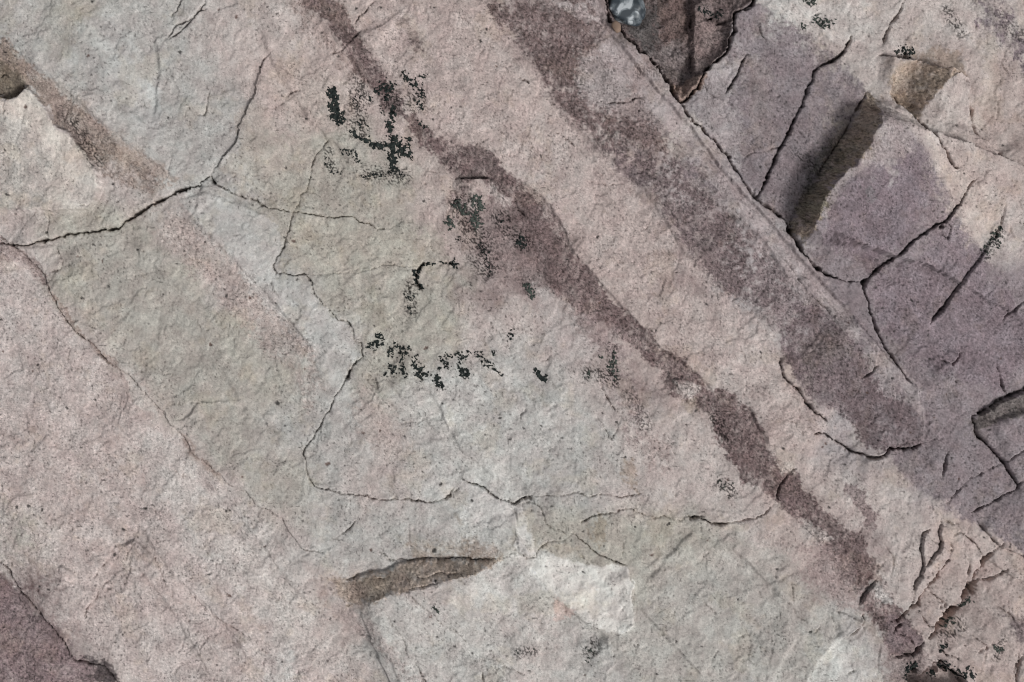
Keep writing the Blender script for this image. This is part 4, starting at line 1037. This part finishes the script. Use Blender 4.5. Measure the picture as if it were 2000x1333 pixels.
# labels at cell centres
UC = 0.25 * (UW[:-1, :-1] + UW[1:, :-1] + UW[:-1, 1:] + UW[1:, 1:])
VC = 0.25 * (VW[:-1, :-1] + VW[1:, :-1] + VW[:-1, 1:] + VW[1:, 1:])


def cell_inside(pts, ragged=0.0):
    xs = [p[0] for p in pts]
    ys = [p[1] for p in pts]
    i0, i1 = np.searchsorted(XS[:-1], [min(xs) - 12, max(xs) + 12])
    j0, j1 = np.searchsorted(YS[:-1], [min(ys) - 12, max(ys) + 12])
    sl = (slice(j0, j1), slice(i0, i1))
    x, y = UC[sl], VC[sl]
    ins = np.zeros(x.shape, bool)
    P = list(pts) + [pts[0]]
    for k in range(len(P) - 1):
        (ax, ay), (bx, by) = P[k], P[k + 1]
        if ay == by:
            continue
        ins ^= ((ay > y) != (by > y)) & (x < (bx - ax) * (y - ay) / (by - ay) + ax)
    return sl, ins


LAB = np.zeros((NY - 1, NX - 1), np.int32)
for k, (nm, lb, pts) in enumerate(SLABS):
    sl, ins = cell_inside(pts)
    LAB[sl][ins] = k + 1
PART = np.zeros_like(LAB)
for k, (nm, pts) in enumerate(VEINS):
    sl, ins = cell_inside(pts)
    PART[sl][ins] = k + 1
cx, cy = 0.5 * (XS[:-1] + XS[1:]), 0.5 * (YS[:-1] + YS[1:])
outm = (cx[None, :] < XB0) | (cx[None, :] > XB1) | (cy[:, None] < YB0) | (cy[:, None] > YB1)
LAB[outm] = 0
PART[outm] = 0

VX = ((U.astype(np.float64) - 1000) * K)
VY = ((666.5 - V.astype(np.float64)) * K)
VZ = (H.astype(np.float64) * K)
IDX = np.arange(NY * NX, dtype=np.int64).reshape(NY, NX)
FX, FY, FZ = VX.ravel(), VY.ravel(), VZ.ravel()
FC = COL.reshape(-1, 3)
FG = np.clip((GR.ravel() - 0.03) / 0.22, 0.05, 1)


def tag(o, label=None, cat=None, group=None, kind=None):
    if label:
        o['label'] = label
    if cat:
        o['category'] = cat
    if group:
        o['group'] = group
    if kind:
        o['kind'] = kind
    return o


def sheet(name, mask, depth, origin=None, parent=None, parent_origin=(0, 0, 0)):
    """one mesh from the cells in mask, with side walls going depth metres down into the ground"""
    j, i = np.nonzero(mask)
    if len(j) == 0:
        return None
    a, b = IDX[j, i], IDX[j, i + 1]
    c, d = IDX[j + 1, i + 1], IDX[j + 1, i]
    quads = np.stack([a, d, c, b], 1)
    used = np.unique(quads)
    remap = np.full(NY * NX, -1, np.int64)
    remap[used] = np.arange(len(used))
    faces = remap[quads]
    co = np.stack([FX[used], FY[used], FZ[used]], 1)
    colr = FC[used]
    grr = FG[used]
    if depth > 0:
        m = np.zeros((mask.shape[0] + 2, mask.shape[1] + 2), bool)
        m[1:-1, 1:-1] = mask
        ed = []
        for dj, di, p, q in ((-1, 0, a, b), (1, 0, c, d), (0, -1, d, a), (0, 1, b, c)):
            o_ = ~m[j + 1 + dj, i + 1 + di]
            ed.append(np.stack([p[o_], q[o_]], 1))
        ed = np.concatenate(ed)
        eu = np.unique(ed)
        rm = np.full(NY * NX, -1, np.int64)
        rm[eu] = np.arange(len(eu))
        n0 = len(co)
        ctr = co[:, :2].mean(0)
        top = np.stack([FX[eu], FY[eu], FZ[eu]], 1)
        bot = top.copy()
        bot[:, 2] = np.minimum(top[:, 2] - depth * 0.5, -depth)
        co = np.concatenate([co, top, bot])
        colr = np.concatenate([colr, FC[eu], FC[eu]])
        grr = np.concatenate([grr, FG[eu], FG[eu]])
        e = rm[ed]
        t0, b0 = n0, n0 + len(eu)
        walls = np.stack([t0 + e[:, 0], t0 + e[:, 1], b0 + e[:, 1], b0 + e[:, 0]], 1)
        faces = np.concatenate([faces, walls])
    org = np.array(origin if origin is not None else (co[:, 0].mean(), co[:, 1].mean(), 0.0))
    me = bpy.data.meshes.new(name)
    nf = len(faces)
    me.vertices.add(len(co))
    me.vertices.foreach_set("co", (co - org).astype(np.float32).ravel())
    me.loops.add(nf * 4)
    me.loops.foreach_set("vertex_index", faces.astype(np.int32).ravel())
    me.polygons.add(nf)
    me.polygons.foreach_set("loop_start", np.arange(nf, dtype=np.int32) * 4)
    me.update(calc_edges=True)
    me.polygons.foreach_set("use_smooth", np.ones(nf, bool))
    ca = me.color_attributes.new("stone", 'FLOAT_COLOR', 'POINT')
    ca.data.foreach_set("color", np.concatenate([colr, grr[:, None]], 1).astype(np.float32).ravel())
    me.materials.append(ROCK)
    ob = bpy.data.objects.new(name, me)
    scene.collection.objects.link(ob)
    if parent is not None:
        ob.parent = parent
        ob.location = tuple(org - np.array(parent_origin))
    else:
        ob.location = tuple(org)
    return ob, org


g_, _ = sheet("rock_ground", LAB == 0, 0)
tag(g_, kind='structure')
for k, (nm, lb, pts) in enumerate(SLABS):
    mk = LAB == k + 1
    tot_ = mk.sum()
    if tot_ < 8:
        continue
    parts = []
    rest = mk.copy()
    for q, (pn, pp) in enumerate(VEINS):
        pm_ = mk & (PART == q + 1)
        if pm_.sum() > 250 and pm_.sum() < 0.9 * tot_:
            parts.append((pn, pm_))
            rest &= ~pm_
    ob, org = sheet(nm, rest, 0.16)
    tag(ob, lb, {'flat_rock': 'rock slab', 'rock_block': 'rock block', 'rock_fragment': 'rock fragment'}[nm])
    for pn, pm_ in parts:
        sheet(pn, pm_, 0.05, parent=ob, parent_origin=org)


# ------------------------------------------------------------------ lichen crusts
def surf(x, y, A):
    i = np.clip(np.searchsorted(XS, x) - 1, 0, NX - 2)
    j = np.clip(np.searchsorted(YS, y) - 1, 0, NY - 2)
    fx = (x - XS[i]) / (XS[i + 1] - XS[i])
    fy = (y - YS[j]) / (YS[j + 1] - YS[j])
    return (A[j, i] * (1 - fx) + A[j, i + 1] * fx) * (1 - fy) + (A[j + 1, i] * (1 - fx) + A[j + 1, i + 1] * fx) * fy


def lichen(strokes, label, mat, seed, thr=0.15, cell=7.0, thick=2.2, group=None):
    """a crust grown along traced strokes (x, y, radius), broken up into islands"""
    allp = [p for s in strokes for p in s]
    x0, x1 = min(p[0] - 1.7 * p[2] for p in allp) - 4, max(p[0] + 1.7 * p[2] for p in allp) + 4
    y0, y1 = min(p[1] - 1.7 * p[2] for p in allp) - 4, max(p[1] + 1.7 * p[2] for p in allp) + 4
    st_ = 1.0
    gx, gy = np.meshgrid(np.arange(x0, x1, st_), np.arange(y0, y1, st_))
    F = np.full(gx.shape, -1.0)
    hx = gx + 5.5 * perlin(gx / 13, gy / 13, seed + 7) + 3 * perlin(gx / 5, gy / 5, seed + 8)
    hy = gy + 5.5 * perlin(gx / 13, gy / 13, seed + 9) + 3 * perlin(gx / 5, gy / 5, seed + 10)
    for s in strokes:
        q = s if len(s) > 1 else [s[0], (s[0][0] + 0.1, s[0][1], s[0][2])]
        for (ax, ay, ar), (bx, by, br) in zip(q[:-1], q[1:]):
            dx, dy = bx - ax, by - ay
            t = np.clip(((hx - ax) * dx + (hy - ay) * dy) / (dx * dx + dy * dy + 1e-9), 0, 1)
            r = ar + (br - ar) * t
            F = np.maximum(F, 1 - np.hypot(hx - ax - t * dx, hy - ay - t * dy) / (r * 1.15))
    cell *= 0.95
    n = 0.6 * perlin(gx / cell, gy / cell, seed) + 0.55 * perlin(gx / (cell * 0.45), gy / (cell * 0.45), seed + 1) + 0.12 * perlin(gx / 1.9, gy / 1.9, seed + 2)
    val = n + 0.75 * np.clip(F, -1, 0.6) - thr - 0.27
    val = np.where(F > -0.9, val, -1)
    keep = (val[:-1, :-1] + val[1:, :-1] + val[:-1, 1:] + val[1:, 1:]) > 0
    j, i = np.nonzero(keep)
    if len(j) == 0:
        return
    nyy, nxx = gx.shape
    I = np.arange(nyy * nxx).reshape(nyy, nxx)
    # islands of the crust: flood the labels through touching cells
    comp = np.where(keep, np.arange(1, keep.size + 1).reshape(keep.shape), 0)
    for _ in range(400):
        p = np.pad(comp, 1)
        big = np.max([p[1 + a:p.shape[0] - 1 + a, 1 + b:p.shape[1] - 1 + b] for a in (-1, 0, 1) for b in (-1, 0, 1)], axis=0)
        big = np.where(keep, big, 0)
        if (big == comp).all():
            break
        comp = big
    ids, cnt = np.unique(comp[keep], return_counts=True)
    z = surf(gx, gy, H) + np.clip(val * 9, -1.2, 1) * thick * 0.5 + thick * 0.45 + 0.5 * perlin(gx / 2.5, gy / 2.5, seed + 5)
    ctr = np.array([(gx[j, i].mean() - 1000) * K, (666.5 - gy[j, i].mean()) * K, z[j, i].min() * K])
    root = bpy.data.objects.new("lichen_patch", None)
    root.empty_display_size = 0.01
    root.location = tuple(ctr)
    scene.collection.objects.link(root)
    tag(root, label, "lichen", group)
    order = np.argsort(-cnt)
    sets = [[ids[q]] for q in order if cnt[q] >= 20]
    small = [ids[q] for q in order if cnt[q] < 20]
    jobs = [("crust", [c_], None) for c_ in [x_[0] for x_ in sets]]
    if small:
        jobs.append(("crust_crumbs", small, 'stuff'))
    for nm_, cs, kd in jobs:
        jj, ii = np.nonzero(np.isin(comp, cs))
        quads = np.stack([I[jj, ii], I[jj + 1, ii], I[jj + 1, ii + 1], I[jj, ii + 1]], 1)
        used = np.unique(quads)
        rm = np.full(nyy * nxx, -1)
        rm[used] = np.arange(len(used))
        co = np.stack([(gx.ravel()[used] - 1000) * K, (666.5 - gy.ravel()[used]) * K, z.ravel()[used] * K], 1) - ctr
        me = bpy.data.meshes.new(nm_)
        me.from_pydata(co.tolist(), [], rm[quads].tolist())
        me.polygons.foreach_set("use_smooth", np.ones(len(me.polygons), bool))
        me.materials.append(mat)
        ob = bpy.data.objects.new(nm_, me)
        ob.parent = root
        scene.collection.objects.link(ob)
        if kd:
            ob['kind'] = kd


lichen([[(650, 178, 8), (650, 200, 9), (656, 218, 11), (663, 234, 9)]], "narrow upright black lichen patch, leftmost of those above the hairline cracks", LICHEN, 301, -0.18, 7)
lichen([[(748, 170, 13), (762, 172, 12)], [(738, 180, 7)], [(756, 190, 9)]], "black lichen cluster on the purple vein, top of the upper group", LICHEN, 311, 0.05, 6)
lichen([[(785, 145, 7), (802, 160, 11), (815, 170, 10), (825, 185, 10)], [(815, 198, 5), (822, 215, 7)], [(828, 150, 9)], [(820, 240, 6), (828, 250, 7)]],
       "loose string of black lichen specks right of the purple vein near the top", LICHEN, 321, 0.12, 6)
lichen([[(690, 192, 6), (698, 210, 6)], [(704, 185, 8)], [(700, 240, 8), (718, 250, 8)], [(720, 190, 9), (728, 195, 6)], [(745, 215, 9)], [(718, 265, 5)]],
       "thin scattered black lichen specks between the narrow patch and the purple vein", LICHEN, 331, 0.26, 5)
lichen([[(768, 212, 5), (764, 240, 8), (762, 250, 7)], [(765, 268, 8), (778, 285, 15), (790, 298, 12), (800, 304, 7)], [(768, 285, 10), (765, 305, 9), (770, 330, 8)],
        [(684, 257, 3), (698, 268, 4.5), (715, 276, 5), (735, 282, 8), (750, 285, 8)], [(800, 275, 6)]],
       "large branching black lichen patch with a long arm to the left", LICHEN, 341, -0.04, 7)
lichen([[(712, 345, 7), (730, 342, 7)], [(745, 343, 6)], [(760, 335, 7), (775, 330, 7), (783, 345, 8)], [(640, 305, 3), (634, 318, 3.5), (645, 326, 4)], [(648, 334, 5), (665, 337, 4)], [(672, 295, 7), (690, 300, 8), (700, 312, 9)]],
       "low broken row of lichen specks below the branching patch", LICHEN, 351, 0.2, 5)
lichen([[(892, 400, 8), (905, 412, 9)], [(930, 395, 13), (938, 408, 10)], [(925, 425, 12), (930, 438, 9)], [(874, 432, 9), (882, 440, 7)]], "dark grey green lichen cluster beside the purple vein in the middle", LICHEN_GREY, 361, 0.0, 7)
lichen([[(975, 425, 8), (980, 432, 6)], [(935, 478, 7), (945, 490, 8), (950, 510, 7)], [(948, 520, 9), (955, 540, 10), (962, 520, 7)], [(912, 500, 4), (915, 512, 3)], [(895, 470, 8)], [(868, 455, 6)]],
       "loose black lichen specks trailing down below the grey green cluster", LICHEN, 371, 0.3, 5)
lichen([[(1015, 470, 8), (1022, 482, 7)]], "small round black lichen spot at the lower edge of the purple vein", LICHEN, 376, 0.0, 6)
lichen([[(835, 516, 3), (822, 520, 3.5), (814, 532, 4.5), (813, 547, 4), (822, 562, 3.5)]], "thin curved black lichen line along the short crack", LICHEN, 381, -0.1, 6)
lichen([[(848, 517, 5)], [(866, 514, 4), (872, 514, 3)], [(884, 515, 7), (892, 520, 6)]], "short row of tiny black lichen dots right of the curved line", LICHEN, 386, 0.05, 5)
lichen([[(790, 578, 3), (800, 585, 8), (808, 582, 7)], [(798, 600, 6), (803, 610, 5)]], "small net of black lichen below the curved line", LICHEN, 391, 0.18, 4)
lichen([[(725, 675, 7), (740, 670, 8)], [(740, 656, 6), (746, 652, 5)], [(762, 687, 7), (768, 693, 5)], [(773, 673, 7), (778, 680, 6)], [(787, 688, 9), (797, 682, 7)], [(784, 703, 7)]],
       "left cluster of black lichen in the long row across the centre", LICHEN, 401, 0.05, 6)
lichen([[(765, 718, 8), (770, 728, 7)], [(785, 718, 7), (790, 730, 6)], [(752, 733, 6)], [(812, 712, 9), (818, 725, 10), (825, 738, 8)], [(833, 728, 7)], [(812, 695, 5)]],
       "middle cluster of black lichen in the long row across the centre", LICHEN, 411, 0.03, 6)
lichen([[(853, 740, 8), (860, 752, 7)]], "compact black lichen blot hanging lowest in the long row", LICHEN, 421, -0.12, 6)
lichen([[(865, 705, 9), (870, 715, 8)], [(872, 695, 5), (885, 700, 5), (890, 692, 4)], [(860, 720, 5)]], "feathery black lichen tuft between the lowest blot and the dense one", LICHEN, 431, 0.08, 5)
lichen([[(898, 720, 8), (905, 728, 10), (912, 732, 7)], [(902, 700, 8)], [(895, 692, 4)]], "dense black lichen blot right of the feathery tuft", LICHEN, 441, -0.05, 6)
lichen([[(938, 690, 7), (942, 705, 8)], [(950, 710, 7), (960, 712, 6)], [(965, 722, 4), (975, 728, 4), (985, 734, 4)], [(925, 690, 6)], [(915, 685, 5)]],
       "right cluster of black lichen trailing off at the end of the long row", LICHEN, 451, 0.15, 5)
lichen([[(1000, 652, 7), (998, 662, 6)], [(964, 688, 6)]], "small black lichen cluster above the right end of the long row", LICHEN, 461, 0.05, 6)
lichen([[(1042, 722, 2.5), (1050, 730, 4), (1060, 740, 5)], [(1068, 737, 3)]], "little hook shaped black lichen mark on plain grey rock", LICHEN, 466, -0.25, 6)
lichen([[(1200, 690, 6), (1195, 712, 7)], [(1190, 722, 9), (1202, 725, 8)], [(1150, 728, 5), (1148, 738, 5)], [(1200, 738, 8)], [(1175, 700, 6)]],
       "dark grey lichen cluster left of the purple vein, lower half", LICHEN_GREY, 471, 0.12, 5)
lichen([[(1028, 555, 5), (1034, 570, 8), (1042, 580, 7)]], "dark grey lichen smudge at the pink edge below the vein", LICHEN_GREY, 476, 0.0, 6)
lichen([[(1592, 40, 6), (1605, 45, 11), (1620, 45, 9)], [(1596, 32, 6)]], "largest black lichen tuft on the cream slab at the top right", LICHEN_GREY, 481, 0.0, 6)
lichen([[(1568, 48, 7), (1572, 52, 5)]], "small lichen tuft left of the largest one on the cream slab", LICHEN_GREY, 486, 0.15, 5)
lichen([[(1578, -4, 7), (1590, 4, 9)]], "lichen tuft cut by the top edge of the cream slab", LICHEN_GREY, 491, 0.1, 5)
lichen([[(1752, 102, 8), (1765, 98, 9), (1778, 96, 9), (1782, 104, 6)]], "dark lichen in the crack above the three sided block", LICHEN, 496, 0.1, 5)
lichen([[(1928, 475, 7), (1938, 465, 8), (1946, 450, 8)], [(1918, 488, 7)], [(1945, 478, 8)]], "grey lichen along the crack near the right edge", LICHEN_GREY, 501, 0.12, 6)
lichen([[(1408, 942, 6), (1413, 950, 6)], [(1428, 950, 5)]], "faint grey lichen spot just left of the vein, low down", LICHEN_GREY, 506, 0.1, 5)
lichen([[(1898, 1175, 7), (1888, 1182, 9), (1875, 1190, 8)], [(1862, 1215, 9), (1850, 1225, 7)], [(1905, 1180, 5)]], "dark lichen around the two black holes at the lower right", LICHEN_GREY, 511, 0.16, 6)
lichen([[(1780, 1310, 9), (1790, 1300, 8), (1778, 1325, 8)], [(1845, 1300, 8), (1860, 1312, 10), (1880, 1322, 9)], [(1895, 1315, 9), (1902, 1322, 6)], [(1830, 1325, 8)], [(1840, 1270, 6), (1850, 1262, 6)]],
       "black lichen in the hollow at the bottom edge, lower right", LICHEN, 521, 0.0, 7)
lichen([[(1145, 1268, 6), (1155, 1275, 7)], [(1150, 1290, 8)]], "faint grey lichen spot near the bottom edge left of the white rim", LICHEN_GREY, 531, 0.3, 5)
lichen([[(850, 1183, 4), (858, 1190, 4)]], "tiny grey lichen dot on the slab below the brown ledge", LICHEN_GREY, 536, 0.1, 5)
lichen([[(1945, 1265, 4), (1955, 1275, 4), (1962, 1265, 4)]], "small grey lichen fleck in the bottom right pink rock", LICHEN_GREY, 541, 0.1, 5)
lichen([[(1010, 1268, 5), (1015, 1275, 5)], [(1040, 1270, 5)]], "pair of faint lichen specks near the middle of the bottom edge", LICHEN_GREY, 546, 0.25, 5)
lichen([[(1375, 18, 10), (1395, 28, 9), (1408, 25, 7)]], "dark lichen in the crack at the top of the sunken wedge", LICHEN, 551, 0.15, 6)


# ------------------------------------------------------------------ loose stones lying in the sunken wedge
def stone(name, label, cx_, cy_, lift, rx, ry, rz, rot, mat, seed, n=40):
    th = np.linspace(0, 2 * np.pi, n, endpoint=False)
    ph = np.linspace(0, np.pi, n // 2 + 1)[1:-1]
    T_, P_ = np.meshgrid(th, ph)
    X_, Y_, Z_ = np.sin(P_) * np.cos(T_), np.sin(P_) * np.sin(T_), np.cos(P_)
    pts = np.concatenate([np.stack([X_, Y_, Z_], -1).reshape(-1, 3), [[0, 0, 1], [0, 0, -1]]])
    r = 1 + 0.16 * perlin(pts[:, 0] * 1.4 + 3, pts[:, 1] * 1.4 + pts[:, 2] * 1.3, seed) + 0.06 * perlin(pts[:, 0] * 4, pts[:, 1] * 4 + pts[:, 2] * 3, seed + 1)
    # a few broken facets
    rr = np.random.RandomState(seed)
    pts = pts * r[:, None]
    for _ in range(6):
        nrm = rr.normal(size=3)
        nrm /= np.linalg.norm(nrm)
        d = pts @ nrm
        pts -= np.maximum(d - 0.78, 0)[:, None] * nrm
    pts *= np.array([rx, ry, rz])
    c, s = math.cos(rot), math.sin(rot)
    pts = np.stack([pts[:, 0] * c - pts[:, 1] * s, pts[:, 0] * s + pts[:, 1] * c, pts[:, 2]], 1) * K
    F_ = []
    m = len(ph)
    for a in range(m - 1):
        for b in range(n):
            F_.append((a * n + b, (a + 1) * n + b, (a + 1) * n + (b + 1) % n, a * n + (b + 1) % n))
    top, bot = m * n, m * n + 1
    for b in range(n):
        F_.append((top, b, (b + 1) % n))
        F_.append((bot, (m - 1) * n + (b + 1) % n, (m - 1) * n + b))
    me = bpy.data.meshes.new(name)
    me.from_pydata(pts.tolist(), [], F_)
    me.polygons.foreach_set("use_smooth", np.ones(len(me.polygons), bool))
    me.materials.append(mat)
    ob = bpy.data.objects.new(name, me)
    z0 = float(surf(np.array([cx_], float), np.array([cy_], float), H)[0])
    ob.location = W(cx_, cy_, z0 + lift)
    scene.collection.objects.link(ob)
    tag(ob, label, name.replace('_', ' '))


def pebble_material():
    m, N, L, B = new_mat("veined_blue_grey_pebble")
    geo = N.new("ShaderNodeNewGeometry")
    n1 = N.new("ShaderNodeTexNoise")
    n1.inputs['Scale'].default_value = 45
    n1.inputs['Detail'].default_value = 5
    n1.inputs['Distortion'].default_value = 1.2
    L.new(geo.outputs['Position'], n1.inputs['Vector'])
    cr = N.new("ShaderNodeValToRGB")
    e = cr.color_ramp.elements
    e[0].position, e[0].color = 0.42, (0.035, 0.045, 0.055, 1)
    e[1].position, e[1].color = 0.62, (0.42, 0.45, 0.47, 1)
    k = e.new(0.52)
    k.color = (0.12, 0.14, 0.155, 1)
    L.new(n1.outputs['Fac'], cr.inputs[0])
    L.new(cr.outputs[0], B.inputs['Base Color'])
    B.inputs['Roughness'].default_value = 0.45
    return m


def chip_material():
    m, N, L, B = new_mat("tan_stone_chip")
    n1 = N.new("ShaderNodeTexNoise")
    n1.inputs['Scale'].default_value = 300
    cr = N.new("ShaderNodeValToRGB")
    cr.color_ramp.elements[0].color = (0.15, 0.10, 0.075, 1)
    cr.color_ramp.elements[1].color = (0.34, 0.24, 0.18, 1)
    L.new(n1.outputs['Fac'], cr.inputs[0])
    L.new(cr.outputs[0], B.inputs['Base Color'])
    B.inputs['Roughness'].default_value = 0.9
    return m


stone("pebble", "blue grey pebble with white veins lying in the dark wedge at the top edge", 1222, 6, 16, 46, 36, 28, -0.9, pebble_material(), 5)
stone("stone_chip", "tiny tan stone chip wedged beside the blue grey pebble", 1203, 55, 10, 9, 12, 8, 0.4, chip_material(), 9, 16)
